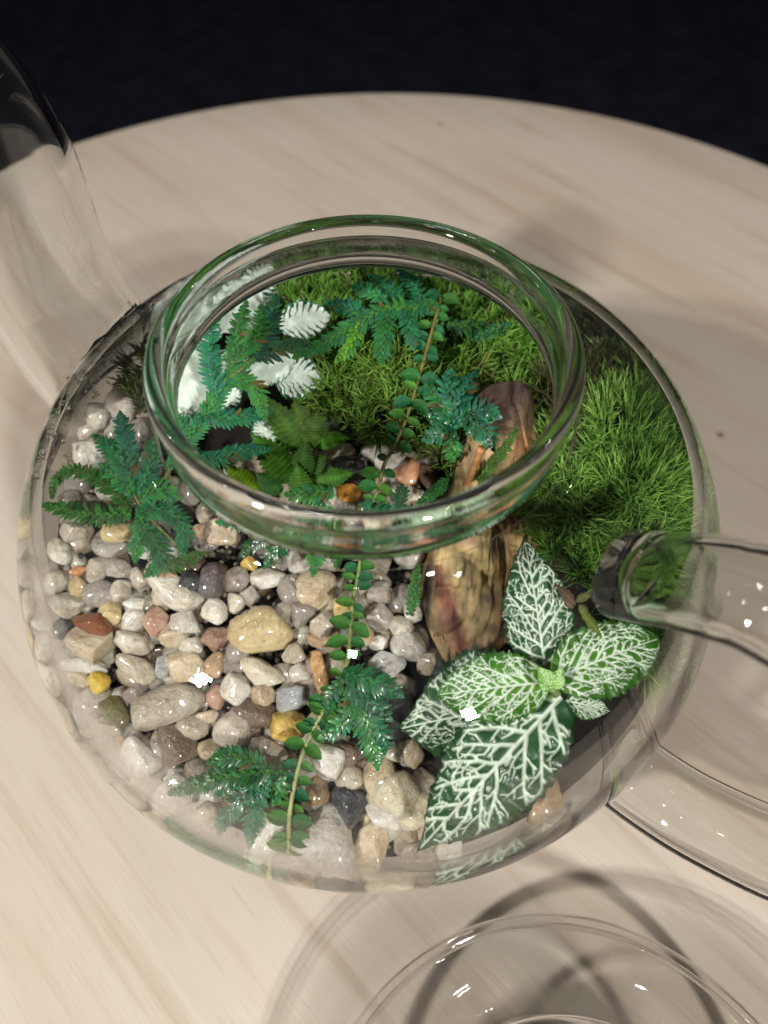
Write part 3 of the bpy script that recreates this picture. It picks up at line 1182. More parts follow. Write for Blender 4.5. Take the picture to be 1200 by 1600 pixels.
M1 = [(430, 455), (450, 425), (560, 398), (700, 405), (800, 440), (880, 520), (890, 600), (850, 660), (800, 690), (745, 715), (695, 730), (640, 705), (560, 675), (500, 650), (480, 590), (460, 520)]
M2 = [(850, 640), (880, 540), (905, 500), (935, 505), (1000, 555), (1058, 640), (1092, 740), (1102, 830), (1085, 920), (1050, 1010), (1005, 1050), (960, 960), (900, 900), (858, 870), (846, 800), (850, 720)]
moss("moss_cushion", "bright green feathery moss cushion at the back of the pot, seen through the opening", M1, h_back, 1500, 11, .62, .046, col_back, 3,
     lambda x, y: Vector(((x - 640) / 420, (560 - y) / 300, 0)), c_gap=70, curl=.55)
moss("moss_cushion", "dense needle-leaved green moss cushion against the right wall behind the handle", M2, h_right, 1200, 15, .82, .047, col_right, 5,
     lambda x, y: Vector(((x - 985) / 200, (800 - y) / 300, 0)), c_gap=86, spr=(.05, .6))
# a little tuft by the rim on the far left
M3 = [(195, 590), (215, 560), (250, 545), (262, 590), (250, 640), (225, 650)]
moss("moss_cushion", "small yellowish moss tuft beside the rim at the far left", M3, lambda x, y: 0.9, 60, 10, .42, .05, lambda x, y, a, b, r: (.12, .14, .03), 9,
     lambda x, y: Vector((-.2, .2, 0)))


# ------------------------------------------------------------------ spikemoss (flat feathery sprays)
def path_px(pts, per=8, lift=0.0):
    return smooth_path([pt(x, y, h + lift) for x, y, h in pts], per)


def arc(path):
    L = [0.0]
    for a, b in zip(path, path[1:]):
        L.append(L[-1] + (b - a).length)
    return L


def sample(path, L, s):
    if s <= 0:
        return path[0], (path[1] - path[0]).normalized()
    for i in range(len(path) - 1):
        if L[i + 1] >= s:
            t = (s - L[i]) / max(1e-6, L[i + 1] - L[i])
            return path[i].lerp(path[i + 1], t), (path[i + 1] - path[i]).normalized()
    return path[-1], (path[-1] - path[-2]).normalized()


TEAL = (.024, .150, .058)
TEALB = (.022, .140, .074)
GREEN = (.036, .150, .030)
DEEP = (.022, .078, .040)
LIME = (.10, .24, .015)
OLIVE = (.050, .095, .016)


def frond(parent, pts, wpx, col, col2=None, seed=0, tilt=0.0, mat=None, name="frond", spacing=0.078, droop=0.12, taper=0.75):
    """one strap of leaflets: two ranks of side leaflets and a small median rank on a thin axis"""
    r = random.Random(seed + int(pts[0][0] * 7 + pts[-1][1]))
    path = path_px(pts)
    L = arc(path)
    tot = L[-1]
    s0 = pxcm(path[len(path) // 2])
    hw = wpx * s0 / 2 * 1.0
    n = max(5, int(tot / spacing))
    col2 = col2 or col
    kf = r.uniform(.78, 1.22)
    gf = r.uniform(.85, 1.15)
    col, col2 = [(c[0] * kf * gf, c[1] * kf, c[2] * kf / gf) for c in (col, col2)]
    V, F, C = [], [], []

    def leaflet(p, d, nrm, ln, wd, c):
        sd = nrm.cross(d).normalized()
        i0 = len(V)
        dr = droop * r.uniform(.2, 2.6)
        prof = [(0.0, .55), (.3, 1.0), (.62, .92), (.88, .48)]
        for t, wv in prof:
            z = nrm * (-dr * ln * t * t + .02)
            q = p + d * (ln * t) + z
            V.append(q - sd * (wd * wv / 2))
            V.append(q + nrm * (wd * .07))
            V.append(q + sd * (wd * wv / 2))
            g = 0.85 + .3 * t
            C.extend([tuple(a * g for a in c), tuple(a * g * 1.12 for a in c), tuple(a * g for a in c)])
        V.append(p + d * ln + nrm * (-dr * ln + .02))
        C.append(tuple(a * 1.3 for a in c))
        for k in range(3):
            b = i0 + 3 * k
            F.append((b, b + 1, b + 4, b + 3))
            F.append((b + 1, b + 2, b + 5, b + 4))
        b = i0 + 9
        F.append((b, b + 1, i0 + 12))
        F.append((b + 1, b + 2, i0 + 12))

    for k in range(n + 1):
        t = k / n
        p, tg = sample(path, L, tot * t)
        view = (CAMC - p).normalized()
        nrm = (view * .6 + Vector((0, 0, .7)) + Vector((r.uniform(-.1, .1), r.uniform(-.1, .1), 0)))
        sd = tg.cross(nrm).normalized()
        nrm = sd.cross(tg).normalized()
        if tilt:
            nrm = (nrm + sd * tilt).normalized()
            sd = tg.cross(nrm).normalized()
        env = min(1.0, .55 + 2.2 * t) * (1 - taper * max(0, (t - .45) / .55) ** 2.2)
        for sg in (-1, 1):
            ln = hw * env * r.uniform(.8, 1.14)
            dd = (sd * sg * math.cos(math.radians(26 + 22 * t)) + tg * math.sin(math.radians(26 + 22 * t)) + nrm * r.uniform(-.30, .28)).normalized()
            m = r.random()
            c = tuple((a * (1 - m) + b * m) * r.uniform(.82, 1.2) for a, b in zip(col, col2))
            if r.random() < .025:
                c = (.10, .075, .02)
            leaflet(p + sd * sg * .012, dd, nrm, ln * 1.06, spacing * 1.02, c)
        # median leaflets lie along the axis
        sg = 1 if k % 2 else -1
        dd = (tg * .85 + sd * sg * .35 + nrm * .12).normalized()
        c = tuple(a * r.uniform(.9, 1.4) for a in col2)
        leaflet(p + nrm * .025, dd, nrm, hw * .42 * env + .02, spacing * .75, c)
    # the terminal leaflet
    p, tg = path[-1], (path[-1] - path[-2]).normalized()
    leaflet(p, tg, (CAMC - p).normalized(), hw * .5, spacing * 1.2, col2)
    tv, tf = tube(path, [.026 - .014 * i / len(path) for i in range(len(path))], 6)
    o = len(V)
    V += tv
    F += [tuple(o + k for k in f) for f in tf]
    C += [(.085, .10, .02)] * len(tv)
    V = [clamp_in(v, 0.22) for v in V]
    return mesh(name, V, F, mat or M_FERN, parent, col=C)


def stem(parent, pts, r0, r1, col, name="stem", per=8):
    path = path_px(pts, per)
    m = len(path)
    v, f = tube(path, [(r0 + (r1 - r0) * i / (m - 1)) * (1 + .25 * max(0, math.sin(i * 1.9)) ** 6) for i in range(m)], 8)
    o = mesh(name, v, f, M_STEM, parent, col=[tuple(c * random.Random(i // 8).uniform(.8, 1.2) for c in col) for i in range(len(v))])
    return o


def plant(name, label, cat, group=None):
    o = empty(name, (0, 0, 0))
    tag(o, label, cat, group)
    return o


# left spikemoss inside the opening
p1 = plant("spikemoss", "teal feathery spikemoss rising in the left of the opening over the white leaves", "plant")
stem(p1, [(240, 800, .5), (283, 690, 1.4), (322, 630, 1.8), (350, 598, 2.0), (384, 570, 2.1), (412, 530, 2.1)], .045, .03, (.12, .11, .025))
frond(p1, [(342, 622, 1.9), (330, 575, 2.2), (328, 530, 2.3), (337, 496, 2.3)], 46, TEAL, TEALB, 1)
frond(p1, [(362, 590, 2.0), (368, 545, 2.2), (374, 510, 2.3), (384, 476, 2.3)], 40, TEAL, GREEN, 2)
frond(p1, [(395, 562, 2.1), (415, 530, 2.2), (424, 500, 2.2), (430, 466, 2.2)], 50, DEEP, DEEP, 3)
frond(p1, [(400, 560, 2.1), (432, 548, 2.1), (474, 536, 2.0)], 42, DEEP, DEEP, 4)
frond(p1, [(330, 612, 1.9), (368, 592, 2.0), (398, 606, 2.0), (413, 652, 1.9)], 40, TEAL, GREEN, 5)
frond(p1, [(305, 650, 1.7), (340, 652, 1.9), (378, 652, 1.9), (418, 644, 1.8)], 42, TEALB, TEAL, 6)
frond(p1, [(296, 705, 1.4), (335, 718, 1.6), (372, 706, 1.7), (418, 702, 1.6)], 38, TEALB, TEAL, 7)
frond(p1, [(300, 672, 1.6), (276, 655, 1.6), (258, 640, 1.5)], 34, GREEN, TEAL, 8)
frond(p1, [(264, 730, 1.2), (290, 690, 1.5), (325, 645, 1.8), (350, 600, 2.0), (392, 566, 2.1)], 40, TEAL, GREEN, 9)
frond(p1, [(290, 712, 1.3), (305, 745, 1.2), (330, 765, 1.0)], 36, TEALB, TEALB, 10)
frond(p1, [(372, 560, 2.2), (405, 520, 2.3), (408, 480, 2.2)], 40, TEAL, GREEN, 11)

# outer left spikemoss, under the glass shoulder
p2 = plant("spikemoss", "spikemoss with curled fronds spreading against the left shoulder, outside the rim", "plant")
stem(p2, [(285, 860, .3), (240, 815, .7), (214, 780, .9), (200, 740, 1.0), (196, 710, 1.0)], .04, .025, (.10, .11, .025))
frond(p2, [(212, 775, .9), (196, 728, 1.1), (172, 700, 1.1), (150, 683, 1.0)], 44, TEAL, TEAL, 20)
frond(p2, [(206, 725, 1.0), (197, 690, 1.1), (189, 650, 1.1)], 42, TEALB, TEALB, 21)
frond(p2, [(202, 792, .9), (160, 752, 1.0), (118, 735, .9), (88, 750, .8), (82, 772, .7)], 36, GREEN, (.03, .11, .02), 22)
frond(p2, [(205, 802, .9), (150, 806, .9), (105, 797, .8), (66, 790, .7)], 46, (.022, .095, .022), GREEN, 23)
frond(p2, [(213, 800, .9), (255, 796, .9), (286, 822, .7), (284, 866, .4)], 42, TEAL, TEAL, 24)
frond(p2, [(222, 822, .8), (246, 850, .6), (252, 878, .4), (232, 896, .3)], 46, TEAL, GREEN, 25)
frond(p2, [(242, 884, .3), (280, 880, .4), (314, 866, .4)], 34, (.06, .14, .03), OLIVE, 26)
frond(p2, [(218, 778, .9), (250, 764, 1.0), (276, 776, .9)], 44, TEAL, GREEN, 27)
frond(p2, [(222, 760, 1.0), (236, 725, 1.1), (240, 690, 1.1)], 44, DEEP, TEAL, 28)
frond(p2, [(225, 800, .8), (218, 840, .6), (212, 872, .4)], 40, GREEN, GREEN, 29)
frond(p2, [(205, 770, 1.0), (180, 745, 1.0), (160, 728, .9)], 40, TEAL, GREEN, 30)

# spikemoss over the back moss
p3 = plant("spikemoss", "spikemoss spray lying over the back moss near the top of the opening", "plant")
frond(p3, [(683, 474, 1.7), (645, 482, 1.8), (602, 484, 1.8), (560, 505, 1.7), (520, 530, 1.6), (466, 556, 1.5)], 46, TEAL, GREEN, 40)
frond(p3, [(628, 482, 1.8), (610, 455, 1.8), (580, 432, 1.7)], 40, (.012, .10, .05), TEAL, 41)
frond(p3, [(607, 488, 1.8), (600, 520, 1.8), (596, 562, 1.7)], 42, TEAL, GREEN, 42)
frond(p3, [(632, 486, 1.8), (640, 510, 1.8), (645, 540, 1.7)], 38, TEAL, TEAL, 43)
frond(p3, [(575, 497, 1.7), (545, 480, 1.7), (514, 474, 1.6)], 36, TEAL, TEALB, 44)
frond(p3, [(660, 480, 1.7), (650, 450, 1.7), (626, 424, 1.7)], 40, (.014, .10, .04), TEAL, 45)
frond(p3, [(560, 505, 1.7), (548, 540, 1.6), (528, 562, 1.5)], 30, GREEN, LIME, 46)
frond(p3, [(600, 470, 1.8), (575, 455, 1.8), (552, 448, 1.7)], 36, TEAL, TEAL, 47)
frond(p3, [(700, 505, 1.4), (730, 512, 1.4), (752, 505, 1.3)], 34, DEEP, GREEN, 48)
frond(p3, [(735, 530, 1.2), (760, 520, 1.2), (795, 508, 1.2)], 30, DEEP, TEAL, 49)

# the creeping stem with paired leaves
p4 = plant("trailing_spikemoss", "long creeping spikemoss stem with paired leaves from back moss to front glass", "plant")
TR = [(690, 463, 1.6), (674, 512, 1.6), (659, 585, 1.55), (638, 642, 1.4), (620, 690, 1.1), (604, 724, .95), (588, 766, .75), (577, 802, .62), (566, 850, .52), (558, 890, .48), (554, 938, .46), (546, 997, .46),
      (537, 1047, .5), (508, 1112, .5), (484, 1147, .48), (467, 1197, .45), (455, 1272, .42), (447, 1342, .30)]
tp = path_px(TR, 8)
TRW = [(x + 3.2 * math.sin(i * 2.3) , y, h + .05 * math.sin(i * 1.7)) for i, (x, y, h) in enumerate(TR)]
stem(p4, TRW[:7], .032, .040, (.15, .125, .035))
stem(p4, TRW[6:11], .036, .040, (.13, .18, .04))
stem(p4, TRW[10:14], .042, .046, (.18, .22, .055))
stem(p4, TRW[13:], .046, .044, (.27, .28, .11))


def leaf_mesh(seed, lw=.62, col=(.04, .16, .03)):
    """a small cupped oval leaf, unit length along +x, normal +z"""
    r = random.Random(seed)
    V, C, F = [], [], []
    nu, nv = 8, 5
    for i in range(nu):
        u = i / (nu - 1)
        w = lw * math.sin(math.pi * min(1, max(0, u * .97 + .015))) ** .62 / 2
        for j in range(nv):
            q = j / (nv - 1) * 2 - 1
            V.append((u * 1.0, q * w, .22 * q * q * w * 2 + .10 * math.sin(u * 3) - .05 * (1 - abs(q)) * (1)))
            k = .85 + .35 * abs(q) * r.uniform(.8, 1.2)
            C.append(tuple(c * k for c in col))
    for i in range(nu - 1):
        for j in range(nv - 1):
            a = i * nv + j
            F.append((a, a + nv, a + nv + 1, a + 1))
    me = bpy.data.meshes.new("leaf")
    me.from_pydata((np.array(V) * U).tolist(), [], F)
    at = me.color_attributes.new("Col", 'FLOAT_COLOR', 'POINT')
    c4 = np.ones((len(V), 4), dtype=np.float32)
    c4[:, :3] = C
    at.data.foreach_set("color", c4.ravel())
    me.polygons.foreach_set("use_smooth", np.ones(len(me.polygons), dtype=bool))
    me.materials.append(M_FERN)
    return me


LEAFM = [leaf_mesh(1, .66, (.025, .14, .030)), leaf_mesh(2, .6, (.045, .17, .025)), leaf_mesh(3, .7, (.018, .12, .045)), leaf_mesh(4, .55, (.07, .20, .03))]
TL = arc(tp)
k = 0
s = .05
while s < TL[-1] - .05:
    p, tg = sample(tp, TL, s)
    view = (CAMC - p).normalized()
    nrm = (view * .7 + Vector((0, 0, .6))).normalized()
    sd = tg.cross(nrm).normalized()
    for sg in (-1, 1):
        if rnd.random() < .08:
            continue
        q = p + tg * rnd.uniform(-.05, .05)
        d = (sd * sg * rnd.uniform(.8, 1.1) + tg * rnd.uniform(-.2, .55) + nrm * rnd.uniform(-.1, .35)).normalized()
        n2 = (nrm + sd * rnd.uniform(-.4, .4)).normalized()
        yv = n2.cross(d).normalized()
        zv = d.cross(yv)
        ln = rnd.uniform(.22, .46) * (1.05 if s > 7 else .95)
        o = link("leaf", rnd.choice(LEAFM), p4)
        mm = Matrix((d * ln, yv * ln, zv * ln)).transposed().to_4x4()
        mm.translation = (clamp_in(q, .3)) * U
        o.matrix_world = mm
    s += rnd.uniform(.17, .36)
p5 = plant("spikemoss", "glossy teal spikemoss clusters over the moss, left of the ochre stone's plum top", "plant")
for i, (a, w, c, c2) in enumerate([
    ([(706, 668, 1.6), (716, 630, 1.9), (728, 605, 1.9), (742, 584, 1.8)], 44, TEAL, TEALB),
    ([(704, 660, 1.7), (690, 632, 1.8), (668, 606, 1.7)], 42, TEAL, GREEN),
    ([(708, 650, 1.8), (700, 612, 1.9), (705, 582, 1.8)], 44, TEALB, TEAL),
    ([(712, 676, 1.6), (695, 676, 1.7), (666, 686, 1.5)], 36, TEALB, TEAL),
    ([(708, 682, 1.5), (708, 700, 1.5), (708, 716, 1.3)], 38, TEAL, GREEN),
    ([(718, 660, 1.7), (745, 640, 2.0), (776, 650, 2.0)], 46, TEAL, TEALB),
    ([(728, 655, 1.8), (752, 668, 2.0), (768, 696, 1.9)], 48, TEAL, DEEP),
    ([(725, 645, 1.8), (735, 650, 2.0), (742, 680, 1.9)], 40, DEEP, TEAL),
    ([(700, 672, 1.6), (688, 655, 1.6), (676, 650, 1.6)], 40, GREEN, TEAL)]):
    frond(p5, a, w, c, c2, mat=M_WET, seed=60 + i, spacing=.086)
p6 = plant("spikemoss", "dark teal spikemoss cluster on the creeping stem beside the lower nerve plant leaf", "plant")
for i, (a, w, c, c2) in enumerate([
    ([(537, 1050, .6), (570, 1060, .9), (598, 1070, .9), (622, 1084, .8)], 52, (.014, .10, .035), TEAL),
    ([(545, 1075, .7), (566, 1112, .9), (578, 1150, .8), (588, 1192, .7)], 56, TEAL, GREEN),
    ([(560, 1100, .8), (535, 1132, .8), (505, 1150, .7)], 44, TEAL, GREEN),
    ([(545, 1068, .8), (575, 1092, .9), (606, 1120, .8)], 48, (.012, .085, .03), TEAL),
    ([(535, 1060, .7), (520, 1085, .7), (512, 1110, .6)], 36, GREEN, TEAL),
    ([(552, 1080, .8), (548, 1110, .9), (552, 1135, .8)], 40, GREEN, TEAL),
    ([(572, 1120, .8), (598, 1150, .8), (600, 1172, .7)], 40, DEEP, TEAL)]):
    frond(p6, a, w, c, c2, mat=M_WET, seed=80 + i, spacing=.086)
p7 = plant("spikemoss", "small spikemoss sprig spreading left from the stem at the front glass", "plant")
for i, (a, w, c, c2) in enumerate([
    ([(448, 1206, .5), (400, 1208, .8), (350, 1212, .8), (305, 1228, .6), (270, 1238, .45)], 46, (.02, .10, .035), GREEN),
    ([(420, 1204, .7), (385, 1186, .8), (352, 1182, .8), (330, 1190, .7)], 42, TEAL, GREEN),
    ([(405, 1212, .7), (378, 1246, .7), (350, 1280, .5), (342, 1302, .4)], 46, TEAL, (.03, .12, .05)),
    ([(418, 1216, .7), (400, 1252, .7), (394, 1290, .5), (390, 1318, .4)], 42, TEAL, TEALB),
    ([(440, 1214, .6), (436, 1235, .6), (428, 1254, .5)], 34, GREEN, TEAL),
    ([(395, 1205, .8), (365, 1215, .8), (340, 1240, .6)], 40, GREEN, TEAL)]):
    frond(p7, a, w, c, c2, mat=M_WET, seed=100 + i, spacing=.086)
p8 = plant("spikemoss", "glossy spikemoss tips hanging just under the near rim, seen below it", "plant")
for i, (a, w, c, c2) in enumerate([
    ([(520, 770, 1.1), (480, 772, 1.3), (448, 772, 1.2)], 40, TEAL, GREEN),
    ([(505, 785, 1.1), (470, 815, 1.1), (440, 850, .9), (418, 880, .7)], 52, TEAL, GREEN),
    ([(510, 790, 1.1), (500, 840, .9), (490, 892, .6)], 46, GREEN, GREEN),
    ([(470, 800, 1.1), (420, 830, 1.0), (380, 866, .7)], 44, GREEN, DEEP),
    ([(520, 800, 1.0), (528, 840, .8), (525, 878, .6)], 40, DEEP, GREEN),
    ([(430, 790, 1.1), (380, 810, 1.0), (345, 815, .8)], 46, TEAL, TEAL),
    ([(560, 790, .9), (600, 800, .8), (640, 795, .8)], 36, DEEP, TEAL)]):
    frond(p8, a, w, c, c2, mat=M_WET, seed=120 + i)
p9 = plant("spikemoss", "narrow dark sprigs leaning on the left flank of the ochre stone", "plant")
for i, (a, w, c, c2) in enumerate([
    ([(722, 740, .9), (690, 760, .8), (655, 786, .6)], 26, DEEP, GREEN),
    ([(728, 775, 1.0), (760, 735, 1.6), (790, 700, 2.3), (806, 672, 2.7)], 26, (.05, .09, .02), OLIVE),
    ([(624, 790, .8), (626, 775, .9), (628, 762, .9)], 30, DEEP, DEEP),
    ([(640, 960, .4), (648, 920, .6), (652, 885, .7)], 24, OLIVE, GREEN)]):
    frond(p9, a, w, c, c2, 140 + i, spacing=.08)


# ------------------------------------------------------------------ serrated fern leaves
def serrated_leaf(parent, base, tip, wpx, col, seed, teeth=13, bend=0.15):
    r = random.Random(seed)
    B, T = pt(*base), pt(*tip)
    Ln = (T - B).length
    ex = (T - B) / Ln
    view = (CAMC - (B + T) / 2).normalized()
    nrm = (view * .55 + Vector((0, 0, .55)) + Vector((r.uniform(-.3, .3), r.uniform(-.3, .3), 0)))
    ey = nrm.cross(ex).normalized()
    nrm = ex.cross(ey).normalized()
    hw = wpx * .82 * pxcm(B) / 2
    col = tuple(c * .92 for c in col)
    V, F, C = [], [], []
    rows = teeth * 3
    for i in range(rows + 1):
        u = i / rows
        ph = i % 3
        env = math.sin(math.pi * min(1, u * .97 + .025) ** .8) ** (.7 + .6 * u)
        tooth = (1.0, 1.14, .84)[ph]
        for q in (-1, -.5, 0, .5, 1):
            w = hw * env * (tooth if abs(q) == 1 else 1)
            adv = (.035 * Ln / teeth * 6) * abs(q) * (1 if ph == 1 else .5)
            z = -.18 * hw * q * q + bend * Ln * (u - u * u) + (.05 * hw * (1 if ph == 0 else -1) * (1 - abs(abs(q) - .5) * 2))
            V.append(B + ex * (Ln * u + adv) + ey * (w * q) + nrm * z)
            k = r.uniform(.85, 1.15) * (1.35 if q == 0 else (1 if ph else .82))
            C.append(tuple(c * k for c in col))
    for i in range(rows):
        for j in range(4):
            a = i * 5 + j
            F.append((a, a + 5, a + 6, a + 1))
    V = [clamp_in(v, .25) for v in V]
    return mesh("leaf", V, F, M_FERN, parent, col=C)


pf = plant("young_fern", "yellow-green fern with toothed leaves in the middle left of the opening", "fern")
for i, (b, t, w, c) in enumerate([
    ((478, 712, .8), (415, 618, 1.7), 60, (.050, .120, .012)),
    ((486, 705, .8), (458, 622, 1.6), 64, (.065, .115, .014)),
    ((490, 700, .9), (494, 640, 1.5), 52, (.060, .12, .016)),
    ((488, 690, .9), (548, 684, 1.3), 40, (.055, .165, .010)),
    ((478, 756, .8), (556, 738, 1.1), 42, (.050, .155, .012)),
    ((462, 752, .9), (392, 676, 1.5), 62, (.055, .170, .012)),
    ((472, 784, .8), (464, 722, 1.2), 46, (.060, .18, .015)),
    ((408, 770, 1.0), (344, 722, 1.3), 36, (.14, .26, .008)),
    ((470, 748, .9), (478, 690, 1.4), 46, (.035, .105, .012)),
    ((440, 770, 1.0), (398, 738, 1.2), 40, (.035, .12, .02)),
    ((482, 735, .9), (510, 712, 1.2), 40, (.045, .125, .014))]):
    serrated_leaf(pf, b, t, w, c, 200 + i)
stem(pf, [(468, 800, .3), (470, 770, .6), (480, 720, .9), (478, 690, 1.1)], .05, .03, (.09, .10, .02))


# ------------------------------------------------------------------ nerve plants (white-veined leaves)
def vein_segments(r, n_lat, ang, W, density, gap=.014, blunt=False):
    """branching veins of a leaf of unit length; W = half width / length"""
    segs = []

    def env(u):
        u = min(1, max(0, u))
        if not 0 < u < 1:
            return 0
        return W * (math.sin(math.pi * u ** .84) ** .66 if blunt else math.sin(math.pi * u ** .70) ** (.62 + .5 * u))

    def inside(x, y, k=.93):
        return 0 < x < 1 and abs(y) < env(x) * k

    pts = {}
    cell = .03

    def put(x, y, bid):
        pts.setdefault((int(x // cell), int(y // cell)), []).append((x, y, bid))

    def blocked(x, y, bid, pid, sx, sy, dmin):
        gx, gy = int(x // cell), int(y // cell)
        for a in (-1, 0, 1):
            for b in (-1, 0, 1):
                for qx, qy, qb in pts.get((gx + a, gy + b), ()):
                    if qb == bid or (qb == pid and math.hypot(qx - sx, qy - sy) < .055):
                        continue
                    if math.hypot(qx - x, qy - y) < dmin:
                        return True
        return False

    for k in range(48):
        u0 = .97 * k / 48
        segs.append((u0, 0, u0 + .97 / 48, 0, .019 * (1 - u0 * .75), .019 * (1 - u0 * .8)))
        put(u0, 0, 0)
    todo = []
    for k in range(n_lat):
        for sd in (-1, 1):
            u = .03 + .82 * (k + (.3 if sd > 0 else 0) + r.uniform(-.12, .12)) / n_lat
            a = sd * math.radians(ang + r.uniform(-6, 6) - 12 * k / n_lat + (16 if k == 0 else 0))
            ln = W * 2.0 * (.6 + .5 * math.sin(math.pi * min(1, u + .1)))
            todo.append((u, 0, a, .0205 * (1 - .35 * u), ln, 0, -sd * .9, 0))
    bid = 0
    while todo:
        x, y, a, w, length, depth, curve, pid = todo.pop(0)
        bid += 1
        step = .018
        n = max(2, int(length / step))
        sx, sy = x, y
        alt = r.choice((-1, 1))
        first = r.randint(1, 2)
        for i in range(n):
            w1 = w * (1 - .86 * i / n)
            w2 = w * (1 - .86 * (i + 1) / n)
            nx, ny = x + step * math.cos(a), y + step * math.sin(a)
            if not inside(nx, ny):
                break
            if i > 1 and blocked(nx, ny, bid, pid, sx, sy, gap + w2):
                break
            segs.append((x, y, nx, ny, w1, w2))
            x, y = nx, ny
            put(x, y, bid)
            a += curve * step + r.gauss(0, .10)
            if depth < 3 and i >= first and (i - first) % 2 == 0 and r.random() < density:
                alt = -alt
                if depth == 0 and r.random() < .25:
                    alt = -alt
                todo.append((x, y, a + alt * r.uniform(.6, .95), max(.0034, w1 * .58), length * r.uniform(.30, .5) * (1 - i / n * .45), depth + 1, -alt * 1.2, bid))
    return segs, env


def nerve_leaf(parent, base, tip, wpx, green, white, seed, n_lat=7, ang=52, density=.75, vw=1.0, roll=0.0, arch=.10, fold=.12, nu=100, nv=70, clampm=.27, mid=None, label=None, gap=.016, margin=None, blunt=False, core=0.0):
    r = random.Random(seed)
    B = pt(*base, clamp=False)
    T = pt(*tip, clamp=False)
    B, T = clamp_in(B, clampm), clamp_in(T, clampm)
    Ln = (T - B).length
    ex = (T - B) / Ln
    view = (CAMC - (B + T) / 2).normalized()
    nrm = (view * .75 + Vector((0, 0, .45)))
    ey = nrm.cross(ex).normalized()
    nrm = ex.cross(ey).normalized()
    nrm = (nrm + ey * roll).normalized()
    ey = nrm.cross(ex).normalized()
    W = wpx * pxcm((B + T) / 2) / 2 / Ln
    segs, env = vein_segments(r, n_lat, ang, W, density, gap, blunt)
    S = np.array(segs)
    u = np.linspace(0.004, .996, nu)
    q = np.linspace(-1, 1, nv)
    Ug, Qg = np.meshgrid(u, q, indexing='ij')
    E_ = np.array([env(a) for a in u])
    sc = 1 + .035 * np.sin(u * 2 * np.pi * (n_lat + 6) + seed) + .02 * np.sin(u * 2 * np.pi * 23)
    X = Ug
    Y = Qg * (E_ * sc)[:, None]
    Pq = np.stack([X.ravel(), Y.ravel()], 1)
    mask = np.zeros(len(Pq))
    for x0, y0, x1, y1, w0, w1 in S:
        sel = (np.abs(Pq[:, 0] - x0) < .06) & (np.abs(Pq[:, 1] - y0) < .06)
        if not sel.any():
            continue
        p = Pq[sel]
        d = np.array([x1 - x0, y1 - y0])
        l2 = d @ d
        t = np.clip(((p - [x0, y0]) @ d) / l2, 0, 1)
        dist = np.hypot(p[:, 0] - x0 - t * d[0], p[:, 1] - y0 - t * d[1])
        w = (w0 + (w1 - w0) * t) * .56 * vw + .0020
        m = np.clip(1.75 - dist / w, 0, 1)
        mask[sel] = np.maximum(mask[sel], m * m * (3 - 2 * m))
    edge = np.clip((np.abs(Qg.ravel()) - ((.87 if 0 < core < .3 else .93) if margin is not None else .90)) / (.04 if margin is not None else .08), 0, 1)
    mott = np.array([noise.noise(Vector((a * 9, b * 9, seed))) for a, b in Pq])
    if core:
        # white blade with narrow dark wedges running in from the margin between the side veins
        aq = np.abs(Qg.ravel())
        ph = ((n_lat + 2) * (Pq[:, 0] - .55 * W * aq) + .45 * mott + .25 * (Qg.ravel() > 0)) % 1.0
        wedge = np.clip((.36 * (aq - core) / (1 - core) - np.abs(ph - .5)) / .06, 0, 1)
        mask = np.where(aq > 0, 1 - wedge, 1.0)
    mask *= 1 - edge
    g = np.array(green)
    cg = g[None, :] * (1 + .35 * mott)[:, None] * (1 - .45 * edge)[:, None]
    if margin is not None:
        cg = cg * (1 - edge[:, None]) + np.array(margin)[None, :] * edge[:, None]
    if mid is not None:
        k = np.exp(-(Pq[:, 1] / (W * .7)) ** 2) * np.clip(1.35 - Pq[:, 0] * 1.15, 0, 1)
        cg = cg * (1 - k[:, None]) + np.array(mid)[None, :] * k[:, None]
    wcol = np.array(white)[None, :] * (1 - .08 * np.abs(mott))[:, None]
    col = cg * (1 - mask[:, None]) + wcol * mask[:, None]
    # form: arched along, folded across, blade swelling between the sunken veins
    Z = arch * (X - X * X) * 4 * .5 + fold * np.abs(Y) - .6 * fold * (Y ** 2) / max(W, .05) * 1.0
    Z = Z + .012 * (1 - mask.reshape(X.shape)) + .035 * np.sin(X * 2 * np.pi * n_lat * .9 + np.abs(Qg) * 3) * np.abs(Qg) * .35
    rip = .02 * np.sin(u * 21 + seed)
    Z = Z + rip[:, None] * Qg ** 2
    V = []
    for x, y, z in zip(X.ravel(), Y.ravel(), Z.ravel()):
        V.append(clamp_in(B + (ex * x + ey * y + nrm * z) * Ln, .20))
    F = []
    for i in range(nu - 1):
        for j in range(nv - 1):
            a = i * nv + j
            F.append((a, a + nv, a + nv + 1, a + 1))
    o = mesh("leaf", V, F, M_LEAF, parent, col=col)
    if label:
        o["label"] = label
    return o


